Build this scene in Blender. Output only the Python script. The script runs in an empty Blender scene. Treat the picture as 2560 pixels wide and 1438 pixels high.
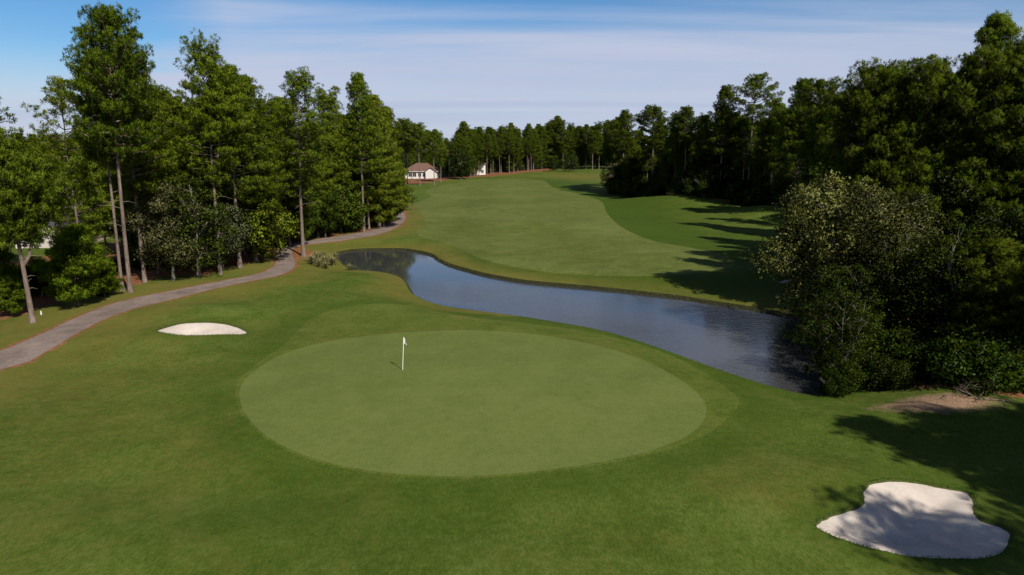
import bpy, math, random
import numpy as np
from mathutils import Vector, Matrix
from mathutils.geometry import delaunay_2d_cdt

random.seed(7)
RS = np.random.RandomState(11)
S = bpy.context.scene
COL = S.collection
R = math.radians

# ------------------------------------------------------------------ camera
H = 14.0
F, CX, CY = 1707.0, 1280.0, 719.0
TH = math.atan(344.0 / F)
CT, ST = math.cos(TH), math.sin(TH)
cam_d = bpy.data.cameras.new('drone_camera')
cam_d.lens = 24.0
cam_d.sensor_width = 36.0
cam_d.clip_start = 0.5
cam_d.clip_end = 20000
cam = bpy.data.objects.new('drone_camera', cam_d)
cam.location = (0, 0, H)
cam.rotation_euler = (math.pi / 2 - TH, 0, 0)
COL.objects.link(cam)
S.camera = cam


def ray(u, v):
    dx, dy = (u - CX) / F, (CY - v) / F
    return np.array([dx, CT + dy * ST, -ST + dy * CT])


def plane(u, v, z):
    d = ray(u, v)
    t = (z - H) / d[2]
    return np.array([d[0] * t, d[1] * t])


def catmull(p, closed, n):
    p = np.asarray(p, float)
    m = len(p)
    out = []
    for i in range(m if closed else m - 1):
        if closed:
            a, b, c, d = p[(i - 1) % m], p[i], p[(i + 1) % m], p[(i + 2) % m]
        else:
            a, b, c, d = p[max(i - 1, 0)], p[i], p[i + 1], p[min(i + 2, m - 1)]
        for k in range(n):
            t = k / n
            out.append(0.5 * (2 * b + (c - a) * t + (2 * a - 5 * b + 4 * c - d) * t * t + (3 * b - a - 3 * c + d) * t ** 3))
    if not closed:
        out.append(p[-1])
    return np.array(out)


def sstep(a, b, x):
    t = np.clip((x - a) / (b - a), 0, 1)
    return t * t * (3 - 2 * t)


def inside(poly, P):
    x, y = P[:, 0], P[:, 1]
    r = np.zeros(len(P), bool)
    n = len(poly)
    for i in range(n):
        x1, y1 = poly[i]
        x2, y2 = poly[(i + 1) % n]
        if y1 == y2:
            continue
        c = ((y1 > y) != (y2 > y)) & (x < (x2 - x1) * (y - y1) / (y2 - y1) + x1)
        r ^= c
    return r


def dist(poly, P, closed=True):
    best = np.full(len(P), 1e9)
    n = len(poly)
    for i in range(n if closed else n - 1):
        a = poly[i]
        ab = poly[(i + 1) % n] - a
        L = ab @ ab
        if L < 1e-12:
            continue
        ap = P - a
        t = np.clip((ap @ ab) / L, 0, 1)
        q = ap - t[:, None] * ab
        best = np.minimum(best, np.einsum('ij,ij->i', q, q))
    return np.sqrt(best)


def sdist(poly, P):           # positive outside
    d = dist(poly, P)
    d[inside(poly, P)] *= -1
    return d


# ------------------------------------------------------------------ terrain height
WZ = -1.0
water_px = [(842, 640), (856, 633), (890, 628), (940, 626), (1000, 626), (1040, 631), (1075, 640), (1092, 652), (1120, 665), (1160, 677),
            (1210, 690), (1300, 706), (1400, 716), (1500, 725), (1600, 736), (1700, 748), (1780, 761), (1860, 773), (1940, 788), (2000, 800),
            (2060, 828), (2100, 880), (2112, 930), (2095, 968), (2062, 990), (2020, 993), (1960, 981), (1880, 957), (1800, 930), (1720, 901), (1640, 872),
            (1560, 846), (1480, 826), (1400, 812), (1320, 799), (1240, 788), (1180, 780), (1120, 771), (1070, 757), (1036, 737),
            (1022, 714), (1004, 697), (965, 686), (922, 681), (884, 679), (868, 670), (852, 655)]
WATER = np.array([plane(u, v, WZ) for u, v in catmull(water_px, True, 3)])

bumps = []   # x, y, height, sx, sy


def bump(u, v, h, sx, sy, z=0.0):
    p = plane(u, v, z)
    bumps.append((p[0], p[1], h, sx, sy))


bump(1790, 512, 2.9, 14, 13)
bump(1935, 538, 2.4, 10, 10)
bump(1640, 505, 1.2, 12, 12)
bump(1860, 640, .7, 9, 6)
bump(1940, 690, 1.0, 6, 5)
bump(1290, 470, .9, 40, 16)
bump(1230, 560, .5, 16, 9)
bump(1480, 590, -.5, 14, 9)
bump(920, 700, .75, 3.2, 3.2)
bump(500, 785, .75, 6, 3.5)
bump(330, 850, .5, 6, 4)
bump(700, 800, -.2, 4, 4)
bump(1160, 990, .35, 13, 9)
bump(600, 1230, -.25, 7, 3)
bump(250, 1330, .25, 5, 3)
bump(1900, 1230, .3, 6, 4)
bump(2130, 1200, .35, 2.5, 2)
bump(2330, 1000, .5, 6, 4)
bump(1500, 1330, -.12, 6, 2)


def wob(x, y, f, s):
    return (np.sin(x * f + 1.3 * s + 1.7 * np.sin(y * f * .7 + s)) * np.cos(y * f * 1.1 + 2.1 * s + 1.3 * np.sin(x * f * .6)))


def hbase(P):
    x, y = P[:, 0], P[:, 1]
    z = 2.6 * sstep(190, 450, y)
    for bx, by, h, sx, sy in bumps:
        z = z + h * np.exp(-((x - bx) / sx) ** 2 - ((y - by) / sy) ** 2)
    z = z + .10 * wob(x, y, .16, 1) + .04 * wob(x, y, .45, 2) + .25 * wob(x, y, .05, 3) * sstep(70, 130, y)
    z = z - .4 * sstep(-30, -60, x) * sstep(40, 80, y)
    return z


def h0(P):
    P = np.atleast_2d(P)
    z = hbase(P)
    m = (P[:, 0] > -60) & (P[:, 0] < 75) & (P[:, 1] > 20) & (P[:, 1] < 130)
    if m.any():
        d = sdist(WATER, P[m])
        zz = z[m]
        zb = WZ + .30
        k = sstep(.35, 7.0, d)
        zz = np.where(d <= .35, WZ + .30 * np.clip(d / .35, 0, 1), zb + (zz - zb) * k)
        z[m] = zz
    return z


def hz(x, y):
    return float(h0(np.array([[x, y]]))[0])


def ground_px(px):
    """march picture rays down to the terrain"""
    px = np.asarray(px, float)
    D = np.array([ray(u, v) for u, v in px])
    t0 = np.full(len(px), 12.0)
    t1 = t0.copy()
    done = np.zeros(len(px), bool)
    t = t0.copy()
    for _ in range(420):
        tn = t * 1.012
        P = D * tn[:, None]
        below = (H + P[:, 2]) < h0(P[:, :2])
        new = below & ~done
        t0[new], t1[new] = t[new], tn[new]
        done |= below
        t = np.where(done, t, tn)
        if done.all():
            break
    t0[~done] = t[~done]
    t1[~done] = t[~done]
    for _ in range(12):
        tm = (t0 + t1) / 2
        P = D * tm[:, None]
        b = (H + P[:, 2]) < h0(P[:, :2])
        t1 = np.where(b, tm, t1)
        t0 = np.where(b, t0, tm)
    return (D * t1[:, None])[:, :2]


T_SAMP = 12.0 * 1.012 ** np.arange(330)


def G(u, v):
    d = ray(u, v)
    lo, hi = 0, 0
    ts = T_SAMP
    for _ in range(3):
        P = d[None, :] * ts[:, None]
        below = (H + P[:, 2]) < h0(P[:, :2])
        k = int(np.argmax(below)) if below.any() else len(ts) - 1
        ts = np.linspace(ts[max(k - 1, 0)], ts[k], 12)
    return d[:2] * ts[-1]


green_px = [(598, 985), (612, 950), (652, 915), (720, 881), (800, 858), (900, 842), (1000, 832), (1100, 827), (1200, 826), (1300, 832),
            (1400, 845), (1500, 866), (1580, 890), (1650, 920), (1710, 955), (1750, 990), (1766, 1022), (1755, 1058), (1715, 1092),
            (1640, 1122), (1540, 1148), (1420, 1168), (1300, 1182), (1180, 1190), (1060, 1189), (950, 1180), (850, 1163), (760, 1138),
            (690, 1105), (640, 1068), (610, 1028)]
apron_px = [(592, 960), (612, 934), (660, 895), (700, 870), (735, 838), (770, 802), (830, 776), (900, 763), (970, 759), (1040, 768), (1120, 784),
            (1200, 796), (1290, 805), (1400, 819), (1500, 836), (1600, 861), (1680, 890), (1750, 925), (1810, 965), (1850, 1005),
            (1822, 1042), (1780, 1078), (1726, 1104), (1648, 1130), (1542, 1155), (1420, 1174), (1300, 1188), (1180, 1196), (1060, 1195), (949, 1186),
            (846, 1168), (755, 1143), (684, 1109), (632, 1071), (601, 1029), (588, 990)]
fair_px = [(1147, 455), (1091, 467), (1061, 477), (1077, 486), (1068, 497), (1037, 511), (1050, 530), (1061, 547), (1058, 565), (1040, 583), (1062, 596),
           (1110, 607), (1160, 627), (1205, 648), (1260, 662), (1340, 677), (1440, 687), (1560, 691), (1660, 689), (1750, 683), (1815, 673), (1837, 662),
           (1830, 648), (1795, 634), (1735, 621), (1640, 604), (1575, 580), (1538, 555), (1514, 528), (1508, 508), (1470, 490), (1400, 474),
           (1372, 462), (1360, 452), (1300, 447), (1220, 448)]
path_a = [(-420, 1010), (-150, 932), (0, 878), (60, 853), (130, 822), (200, 790), (270, 763), (350, 742), (450, 723), (550, 703), (620, 690), (658, 680), (684, 665),
          (694, 648), (691, 632), (702, 618), (740, 606), (780, 600), (850, 590), (920, 578), (960, 566), (983, 552), (989, 540), (984, 529), (972, 520), (940, 510)]
path_b = [(-420, 1100), (-150, 985), (0, 925), (70, 904), (130, 870), (190, 835), (255, 801), (330, 773), (420, 751), (520, 726), (620, 704), (692, 690), (730, 674),
          (738, 655), (731, 639), (731, 626), (750, 615), (800, 608), (880, 598), (950, 585), (991, 569), (1010, 553), (1014, 540), (1006, 528), (992, 518), (960, 507)]
bunk_l_px = [(390, 826), (420, 815), (452, 807), (500, 804), (550, 806), (590, 815), (616, 826), (620, 832), (604, 836), (560, 836), (510, 838),
             (460, 838), (420, 834)]
bunk_r_px = [(2157, 1218), (2180, 1201), (2238, 1197), (2293, 1203), (2357, 1215), (2412, 1224), (2430, 1235), (2442, 1253), (2440, 1274), (2457, 1298),
             (2503, 1311), (2533, 1332), (2529, 1350), (2515, 1375), (2479, 1393), (2403, 1397), (2326, 1396), (2265, 1389), (2174, 1370),
             (2113, 1350), (2071, 1335), (2037, 1314), (2042, 1300), (2071, 1286), (2113, 1271), (2150, 1259), (2155, 1237)]
bunk_s_px = [(1940, 704), (1955, 699), (1975, 696), (1998, 695), (2000, 701), (1980, 705), (1958, 707)]

GREEN = ground_px(catmull(green_px, True, 3))
APRON = ground_px(catmull(apron_px, True, 2))
FAIR = ground_px(catmull(fair_px, True, 2))
PATH = np.vstack([ground_px(catmull(path_a, False, 3)), ground_px(catmull(path_b, False, 3))[::-1]])
BUNKS = [ground_px(catmull(p, True, 3)) for p in (bunk_l_px, bunk_r_px, bunk_s_px)]


def rough_edge(p, a):
    p = p.copy()
    n = len(p)
    for i in range(n):
        d = p[(i + 1) % n] - p[i - 1]
        d = np.array([d[1], -d[0]]) / (np.linalg.norm(d) + 1e-9)
        p[i] += d * RS.uniform(-a, a)
    return p


def resample(p, step):
    out = []
    n = len(p)
    for i in range(n):
        a, b = p[i], p[(i + 1) % n]
        k = max(1, int(np.linalg.norm(b - a) / step))
        for j in range(k):
            out.append(a + (b - a) * j / k)
    return np.array(out)


def offset(p, d):             # inward for positive d (either orientation)
    n = len(p)
    area = 0.5 * sum(p[i][0] * p[(i + 1) % n][1] - p[(i + 1) % n][0] * p[i][1] for i in range(n))
    s = 1 if area > 0 else -1
    q = p.copy()
    for i in range(n):
        t = p[(i + 1) % n] - p[i - 1]
        t /= np.linalg.norm(t) + 1e-9
        q[i] = p[i] + s * d * np.array([-t[1], t[0]])
    return q


BUNKS = [rough_edge(resample(b, .22), .035) for b in BUNKS]
LIPS = [offset(b, .10) for b in BUNKS]
PATH = rough_edge(resample(PATH, .9), .05)
BANK = offset(resample(WATER, 1.2), -.38)
WATER_E = resample(WATER, 1.2)

# ------------------------------------------------------------------ ground triangulation
cons, cedges = [], []


def add_loop(p):
    b = len(cons)
    n = len(p)
    cons.extend([tuple(q) for q in p])
    cedges.extend([(b + i, b + (i + 1) % n) for i in range(n)])


for lp in [WATER_E, BANK, resample(GREEN, .8), resample(APRON, .9), resample(FAIR, 2.5), PATH] + BUNKS + LIPS:
    add_loop(lp)
cons_np = np.array(cons)

grid = []
y = -14.0
while y < 760:
    s = .85 if y < 62 else .85 + (y - 62) * .022
    w = 46 + .92 * max(y, 0)
    n = int(2 * w / s)
    xs = np.linspace(-w, w, n) + RS.uniform(-.3, .3, n) * s
    grid.append(np.stack([xs, y + RS.uniform(-.3, .3, n) * s], 1))
    y += s
grid = np.vstack(grid)
far = []
for rr in (1.15, 1.5, 2.1, 3.2, 5.0, 8.0):
    for a in np.linspace(0, 2 * math.pi, 40, endpoint=False):
        far.append((math.cos(a) * 800 * rr, 340 + math.sin(a) * 800 * rr))
for xx in np.arange(-700, 701, 60):
    for yy in np.arange(-400, 760, 60):
        if abs(xx) > 50 + .95 * max(yy, 0) or yy < -20:
            far.append((xx, yy))
far = np.array(far)
# thin the grid next to the outlines
cell = {}
for q in cons_np:
    cell.setdefault((int(q[0] // 1), int(q[1] // 1)), []).append(q)
keep = np.ones(len(grid), bool)
for i, q in enumerate(grid):
    cx_, cy_ = int(q[0] // 1), int(q[1] // 1)
    for ax in (-1, 0, 1):
        for ay in (-1, 0, 1):
            for c in cell.get((cx_ + ax, cy_ + ay), ()):
                if (c[0] - q[0]) ** 2 + (c[1] - q[1]) ** 2 < .09:
                    keep[i] = False
grid = grid[keep]
# extra sand points
extra = []
for lp in LIPS:
    mn, mx = lp.min(0), lp.max(0)
    g = np.stack(np.meshgrid(np.arange(mn[0], mx[0], .3), np.arange(mn[1], mx[1], .3)), -1).reshape(-1, 2)
    g = g + RS.uniform(-.08, .08, g.shape)
    extra.append(g[sdist(lp, g) < -.15])
allp = np.vstack([cons_np, grid, far] + extra)
vo, eo, fo, _, _, _ = delaunay_2d_cdt([Vector((float(a), float(b))) for a, b in allp], cedges, [], 0, 1e-5, False)
V2 = np.array([(v.x, v.y) for v in vo])
T = np.array([f for f in fo if len(f) == 3])
# consistent winding, up
a, b, c = V2[T[:, 0]], V2[T[:, 1]], V2[T[:, 2]]
ar = (b[:, 0] - a[:, 0]) * (c[:, 1] - a[:, 1]) - (b[:, 1] - a[:, 1]) * (c[:, 0] - a[:, 0])
T[ar < 0] = T[ar < 0][:, ::-1]
T = T[np.abs(ar) > 1e-7]
cen = V2[T].mean(1)
reg = np.zeros(len(T), int)                     # 0 rough ground
reg[inside(FAIR, cen)] = 1
reg[inside(APRON, cen)] = 2
reg[inside(GREEN, cen)] = 3
reg[inside(PATH, cen)] = 4
reg[inside(BANK, cen)] = 5
reg[inside(WATER_E, cen)] = 6
for i, (bk, lp) in enumerate(zip(BUNKS, LIPS)):
    reg[inside(bk, cen)] = 0
    reg[inside(lp, cen)] = 10 + i
Z = h0(V2)
Z = np.where(inside(WATER_E, V2) | (dist(WATER_E, V2) < 1e-3), WZ, Z)
bd = [.55, .5, .3]
for i, (bk, lp) in enumerate(zip(BUNKS, LIPS)):
    d = -sdist(bk, V2)
    m = d > .05
    rp = .05 * wob(V2[:, 0], V2[:, 1], 2.3, i) + .025 * wob(V2[:, 0], V2[:, 1], 5.5, i + 4)
    Z = np.where(m, Z - .09 - bd[i] * sstep(0, 1.9, d - .1) + rp * sstep(.2, .8, d), Z)
dpath = -sdist(PATH, V2)
Z = np.where((dpath > -1e-3) & (V2[:, 1] < 200), Z + .03 * sstep(0, .3, dpath), Z)

eps = .25
gx = (h0(V2 + [eps, 0]) - h0(V2 - [eps, 0])) / (2 * eps)
gy = (h0(V2 + [0, eps]) - h0(V2 - [0, eps])) / (2 * eps)
NRM = np.stack([-gx, -gy, np.ones_like(gx)], 1)
NRM /= np.linalg.norm(NRM, axis=1)[:, None]


def mesh_arrays(name, verts, faces, mat=None, smooth=False):
    """verts (n,3), faces (m,k)"""
    me = bpy.data.meshes.new(name)
    verts = np.ascontiguousarray(verts, np.float32)
    faces = np.ascontiguousarray(faces, np.int32)
    m, k = faces.shape
    me.vertices.add(len(verts))
    me.vertices.foreach_set('co', verts.ravel())
    me.loops.add(m * k)
    me.loops.foreach_set('vertex_index', faces.ravel())
    me.polygons.add(m)
    me.polygons.foreach_set('loop_start', np.arange(0, m * k, k, dtype=np.int32))
    me.polygons.foreach_set('loop_total', np.full(m, k, np.int32))
    if smooth:
        me.polygons.foreach_set('use_smooth', np.ones(m, bool))
    me.update(calc_edges=True)
    me.validate()
    if mat:
        me.materials.append(mat)
    return me


def tag(o, label=None, cat=None, group=None, kind=None):
    if label:
        o['label'] = label
    if cat:
        o['category'] = cat
    if group:
        o['group'] = group
    if kind:
        o['kind'] = kind
    return o


def link(name, me, parent=None):
    o = bpy.data.objects.new(name, me)
    COL.objects.link(o)
    o.parent = parent
    return o


# ------------------------------------------------------------------ materials
class NT:
    def __init__(s, name):
        s.m = bpy.data.materials.new(name)
        s.m.use_nodes = True
        s.t = s.m.node_tree
        s.t.nodes.clear()
        s.out = s.t.nodes.new('ShaderNodeOutputMaterial')

    def n(s, typ, **kw):
        nd = s.t.nodes.new('ShaderNode' + typ)
        for k, v in kw.items():
            if k.startswith('i_'):
                nd.inputs[k[2:].replace('_', ' ')].default_value = v
            else:
                setattr(nd, k, v)
        return nd

    def l(s, a, b):
        s.t.links.new(a, b)

    def noise(s, vec, scale, detail=4, rough=.55, dist_=0.0):
        nd = s.n('TexNoise')
        nd.inputs['Scale'].default_value = scale
        nd.inputs['Detail'].default_value = detail
        nd.inputs['Roughness'].default_value = rough
        nd.inputs['Distortion'].default_value = dist_
        if vec is not None:
            s.l(vec, nd.inputs['Vector'])
        return nd.outputs['Fac']

    def ramp(s, fac, stops):
        nd = s.n('ValToRGB')
        e = nd.color_ramp.elements
        while len(e) > 1:
            e.remove(e[-1])
        e[0].position = stops[0][0]
        e[0].color = (*stops[0][1], 1)
        for p, c in stops[1:]:
            q = e.new(p)
            q.color = (*c, 1)
        s.l(fac, nd.inputs['Fac'])
        return nd.outputs['Color']

    def mr(s, fac, a, b, c=0., d=1.):
        nd = s.n('MapRange')
        nd.inputs['From Min'].default_value = a
        nd.inputs['From Max'].default_value = b
        nd.inputs['To Min'].default_value = c
        nd.inputs['To Max'].default_value = d
        s.l(fac, nd.inputs['Value'])
        return nd.outputs['Result']

    def mix(s, fac, a, b, mode='MIX'):
        nd = s.n('Mix', data_type='RGBA', blend_type=mode)
        for val, sock in ((fac, nd.inputs[0]), (a, nd.inputs[6]), (b, nd.inputs[7])):
            if isinstance(val, (int, float)):
                sock.default_value = val
            elif isinstance(val, tuple):
                sock.default_value = (*val, 1)
            else:
                s.l(val, sock)
        return nd.outputs[2]

    def math(s, op, a, b=None):
        nd = s.n('Math', operation=op)
        for val, sock in ((a, nd.inputs[0]), (b, nd.inputs[1])):
            if val is None:
                continue
            if isinstance(val, (int, float)):
                sock.default_value = val
            else:
                s.l(val, sock)
        return nd.outputs[0]

    def coord(s, sx=1, sy=1, sz=1):
        tc = s.n('TexCoord')
        mp = s.n('Mapping')
        mp.inputs['Scale'].default_value = (sx, sy, sz)
        s.l(tc.outputs['Object'], mp.inputs['Vector'])
        return mp.outputs['Vector']

    def bsdf(s, col, rough=.9, bump_=None, bs=.3, bd_=.05, spec=.2):
        p = s.n('BsdfPrincipled')
        if isinstance(col, tuple):
            p.inputs['Base Color'].default_value = (*col, 1)
        else:
            s.l(col, p.inputs['Base Color'])
        if isinstance(rough, (int, float)):
            p.inputs['Roughness'].default_value = rough
        else:
            s.l(rough, p.inputs['Roughness'])
        p.inputs['Specular IOR Level'].default_value = spec
        if bump_ is not None:
            b = s.n('Bump')
            b.inputs['Strength'].default_value = bs
            b.inputs['Distance'].default_value = bd_
            s.l(bump_, b.inputs['Height'])
            s.l(b.outputs['Normal'], p.inputs['Normal'])
        s.l(p.outputs[0], s.out.inputs['Surface'])
        return p


def grass_mat(name, dark, mid, light, dry, dryamt, fine=1.0, bumps_=.35, attr=False, stripes=0.0):
    t = NT(name)
    v = t.coord()
    big = t.noise(v, .045, 3, .5)
    med = t.noise(v, .33, 4, .6, .6)
    sml = t.noise(v, 2.1, 4, .65)
    vst = t.coord(1.0, .45, 1)
    fin = t.noise(vst, 9.0 * fine, 3, .7)
    vf = t.noise(vst, 34.0 * fine, 2, .7)
    s1 = t.math('MULTIPLY', med, .55)
    s2 = t.math('ADD', s1, t.math('MULTIPLY', big, .45))
    s3 = t.math('ADD', s2, t.math('MULTIPLY', t.math('SUBTRACT', sml, .5), .5))
    s4 = t.math('ADD', s3, t.math('MULTIPLY', t.math('SUBTRACT', fin, .5), .75))
    s5 = t.math('ADD', s4, t.math('MULTIPLY', t.math('SUBTRACT', vf, .5), .6))
    col = t.ramp(s5, [(.28, dark), (.5, mid), (.74, light)])
    dm = t.noise(v, .12, 5, .62, .8)
    dn = t.noise(v, 1.3, 5, .7)
    dd = t.math('ADD', t.math('MULTIPLY', dm, .6), t.math('MULTIPLY', dn, .4))
    if attr:
        at = t.n('VertexColor', layer_name='cover')
        sp = t.n('SeparateColor')
        t.l(at.outputs['Color'], sp.inputs[0])
        dd = t.math('ADD', dd, t.math('MULTIPLY', sp.outputs[1], .33))
    dfac = t.mr(dd, .5, .78, 0, dryamt)
    col = t.mix(dfac, col, dry)
    if stripes:
        w = t.n('TexWave', wave_type='BANDS', bands_direction='X')
        w.inputs['Scale'].default_value = .035
        w.inputs['Distortion'].default_value = 1.4
        w.inputs['Detail'].default_value = 2
        w.inputs['Detail Scale'].default_value = .6
        t.l(t.coord(.45, 1, 1), w.inputs['Vector'])
        col = t.mix(t.math('MULTIPLY', w.outputs['Fac'], stripes), col, (.6, .62, .55), 'MULTIPLY')
    if attr:
        # lush growth on banks and hollows
        col = t.mix(t.math('MULTIPLY', sp.outputs[2], .8), col, (.028, .056, .004))
        straw_n = t.noise(v, 1.6, 5, .7)
        fl = t.noise(t.coord(1, .6, 1), 13, 3, .7)
        sf = t.math('ADD', sp.outputs[0], t.math('MULTIPLY', t.math('SUBTRACT', straw_n, .5), .95))
        sm = t.mr(sf, .42, .62)
        scol = t.ramp(t.math('ADD', t.math('MULTIPLY', fl, .5), t.math('MULTIPLY', straw_n, .5)),
                      [(.32, (.055, .026, .014)), (.5, (.16, .068, .032)), (.68, (.27, .14, .07))])
        col = t.mix(sm, col, scol)
        al = t.n('VertexColor', layer_name='sandy')
        sep = t.n('SeparateColor')
        t.l(al.outputs['Color'], sep.inputs[0])
        sf2 = t.mr(t.math('ADD', sep.outputs[0], t.math('MULTIPLY', t.math('SUBTRACT', straw_n, .5), .8)), .4, .75)
        col = t.mix(sf2, col, t.ramp(fl, [(.35, (.13, .075, .042)), (.7, (.30, .21, .14))]))
        # soil on steep lips
        al2 = t.mr(sep.outputs[1], .2, .8)
        col = t.mix(al2, col, t.ramp(fl, [(.3, (.03, .045, .01)), (.7, (.11, .12, .04))]))
    hgt = t.math('ADD', t.math('MULTIPLY', fin, .6), t.math('MULTIPLY', vf, .4))
    t.bsdf(col, .95, hgt, bumps_, .06, .05)
    return t.m


M = {}
M['rough'] = grass_mat('rough_grass', (.034, .056, .006), (.055, .083, .011), (.092, .116, .025), (.145, .108, .028), .52, 1.0, .5, True)
M['fair'] = grass_mat('fairway_grass', (.050, .072, .012), (.084, .104, .023), (.122, .138, .042), (.135, .118, .030), .35, .8, .25, False, .22)
M['apron'] = grass_mat('apron_grass', (.042, .064, .007), (.066, .091, .014), (.098, .116, .025), (.150, .112, .036), .7, 1.0, .4)
M['green'] = grass_mat('green_grass', (.076, .100, .023), (.094, .119, .030), (.112, .136, .037), (.13, .134, .040), .15, 1.3, .15)

t = NT('cart_path_asphalt')
v = t.coord()
n1, n2, n3 = t.noise(v, .5, 4, .6), t.noise(v, 4, 4, .7), t.noise(v, 45, 3, .8)
c = t.ramp(t.math('ADD', t.math('MULTIPLY', n1, .5), t.math('ADD', t.math('MULTIPLY', n2, .25), t.math('MULTIPLY', n3, .25))),
           [(.34, (.100, .076, .064)), (.5, (.158, .122, .104)), (.66, (.225, .175, .148))])
c = t.mix(t.mr(t.noise(v, 2.4, 5, .75), .62, .74, 0, .7), c, (.20, .095, .045))
t.bsdf(c, .95, n3, .3, .02)
M['path'] = t.m

t = NT('bunker_sand')
v = t.coord()
n1, n2, n3 = t.noise(v, .8, 3), t.noise(v, 7, 4, .6), t.noise(v, 60, 2, .8)
c = t.ramp(t.math('ADD', t.math('MULTIPLY', n1, .6), t.math('MULTIPLY', n2, .4)), [(.35, (.40, .345, .30)), (.55, (.47, .415, .365)), (.7, (.52, .47, .42))])
w = t.n('TexWave', wave_type='BANDS', bands_direction='DIAGONAL')
w.inputs['Scale'].default_value = 3.2
w.inputs['Distortion'].default_value = 2.5
w.inputs['Detail'].default_value = 2
t.l(v, w.inputs['Vector'])
hh = t.math('ADD', t.math('MULTIPLY', w.outputs['Fac'], .25), t.math('ADD', t.math('MULTIPLY', n2, .7), t.math('MULTIPLY', n3, .2)))
t.bsdf(c, 1.0, hh, .22, .06, .05)
M['sand'] = t.m

t = NT('pond_bank_soil')
v = t.coord()
c = t.ramp(t.noise(v, 3, 5, .7), [(.3, (.010, .010, .004)), (.55, (.024, .024, .008)), (.75, (.045, .048, .014))])
t.bsdf(c, .9, t.noise(v, 9, 4), .6, .08)
M['bank'] = t.m

t = NT('pond_water')
v = t.coord(1, 1, 1)
w1 = t.noise(t.coord(.8, 2.0, 1), 1.5, 3, .55, .4)
w2 = t.noise(t.coord(.7, 1.8, 1), 5.5, 2, .5)
calm = t.mr(t.noise(v, .05, 2, .4), .40, .58, .15, 1)
tc = t.n('TexCoord')
sx = t.n('SeparateXYZ')
t.l(tc.outputs['Object'], sx.inputs[0])
arm = t.mr(sx.outputs['Y'], 82, 68, .06, 1)
hgt = t.math('ADD', t.math('MULTIPLY', w1, .7), t.math('MULTIPLY', w2, .3))
p = t.bsdf((.034, .035, .036), .05, None, spec=.5)
p.inputs['IOR'].default_value = 1.33
b = t.n('Bump')
b.inputs['Distance'].default_value = .12
t.l(t.math('MULTIPLY', t.math('MULTIPLY', calm, arm), .42), b.inputs['Strength'])
t.l(hgt, b.inputs['Height'])
t.l(b.outputs['Normal'], p.inputs['Normal'])
M['water'] = t.m


def leaf_mat(name, c0, c1, c2, trans=.3, gloss=.25, rough=.5):
    t = NT(name)
    g = t.n('NewGeometry')
    oi = t.n('ObjectInfo')
    v = t.coord()
    nz = t.noise(v, .45, 3, .6)
    f = t.math('ADD', t.math('MULTIPLY', g.outputs['Random Per Island'], .55), t.math('MULTIPLY', nz, .45))
    f = t.math('ADD', f, t.math('MULTIPLY', t.math('SUBTRACT', oi.outputs['Random'], .5), .25))
    col = t.ramp(f, [(.2, c0), (.5, c1), (.85, c2)])
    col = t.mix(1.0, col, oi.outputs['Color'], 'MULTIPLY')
    p = t.n('BsdfPrincipled')
    p.inputs['Roughness'].default_value = rough
    p.inputs['Specular IOR Level'].default_value = gloss
    t.l(col, p.inputs['Base Color'])
    tr = t.n('BsdfTranslucent')
    t.l(t.mix(1.0, col, (1.25, 1.15, .55), 'MULTIPLY'), tr.inputs['Color'])
    mx = t.n('MixShader')
    mx.inputs[0].default_value = trans
    t.l(p.outputs[0], mx.inputs[1])
    t.l(tr.outputs[0], mx.inputs[2])
    t.l(mx.outputs[0], t.out.inputs['Surface'])
    return t.m


M['needle'] = leaf_mat('pine_needles', (.074, .116, .006), (.122, .176, .012), (.180, .222, .024), .46, .08, .6)
M['leaf'] = leaf_mat('broad_leaves', (.042, .074, .006), (.076, .118, .010), (.125, .165, .020), .38, .1, .5)
M['mossy'] = leaf_mat('mossy_oak_leaves', (.050, .062, .026), (.085, .098, .046), (.135, .142, .080), .25, .08, .6)
M['silver'] = leaf_mat('silvery_leaves', (.062, .078, .022), (.105, .122, .040), (.160, .170, .075), .3, .1, .6)


def bark_mat(name, c0, c1, c2):
    t = NT(name)
    v = t.coord(1, 1, .35)
    n1 = t.noise(v, 5, 5, .7, .5)
    n2 = t.noise(v, .6, 3, .6)
    c = t.ramp(t.math('ADD', t.math('MULTIPLY', n1, .6), t.math('MULTIPLY', n2, .4)), [(.34, c0), (.5, c1), (.68, c2)])
    t.bsdf(c, .95, n1, .8, .06, .1)
    return t.m


M['bark'] = bark_mat('pine_bark', (.07, .052, .042), (.16, .122, .10), (.26, .21, .18))
M['bark2'] = bark_mat('grey_bark', (.08, .070, .058), (.18, .16, .135), (.32, .29, .25))


def flat_mat(name, col, rough=.7, var=.15, scale=3, spec=.3):
    t = NT(name)
    n_ = t.noise(t.coord(), scale, 4, .6)
    c = t.ramp(n_, [(.3, tuple(x * (1 - var) for x in col)), (.7, tuple(min(1, x * (1 + var)) for x in col))])
    t.bsdf(c, rough, n_, .1, .02, spec)
    return t.m


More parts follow.
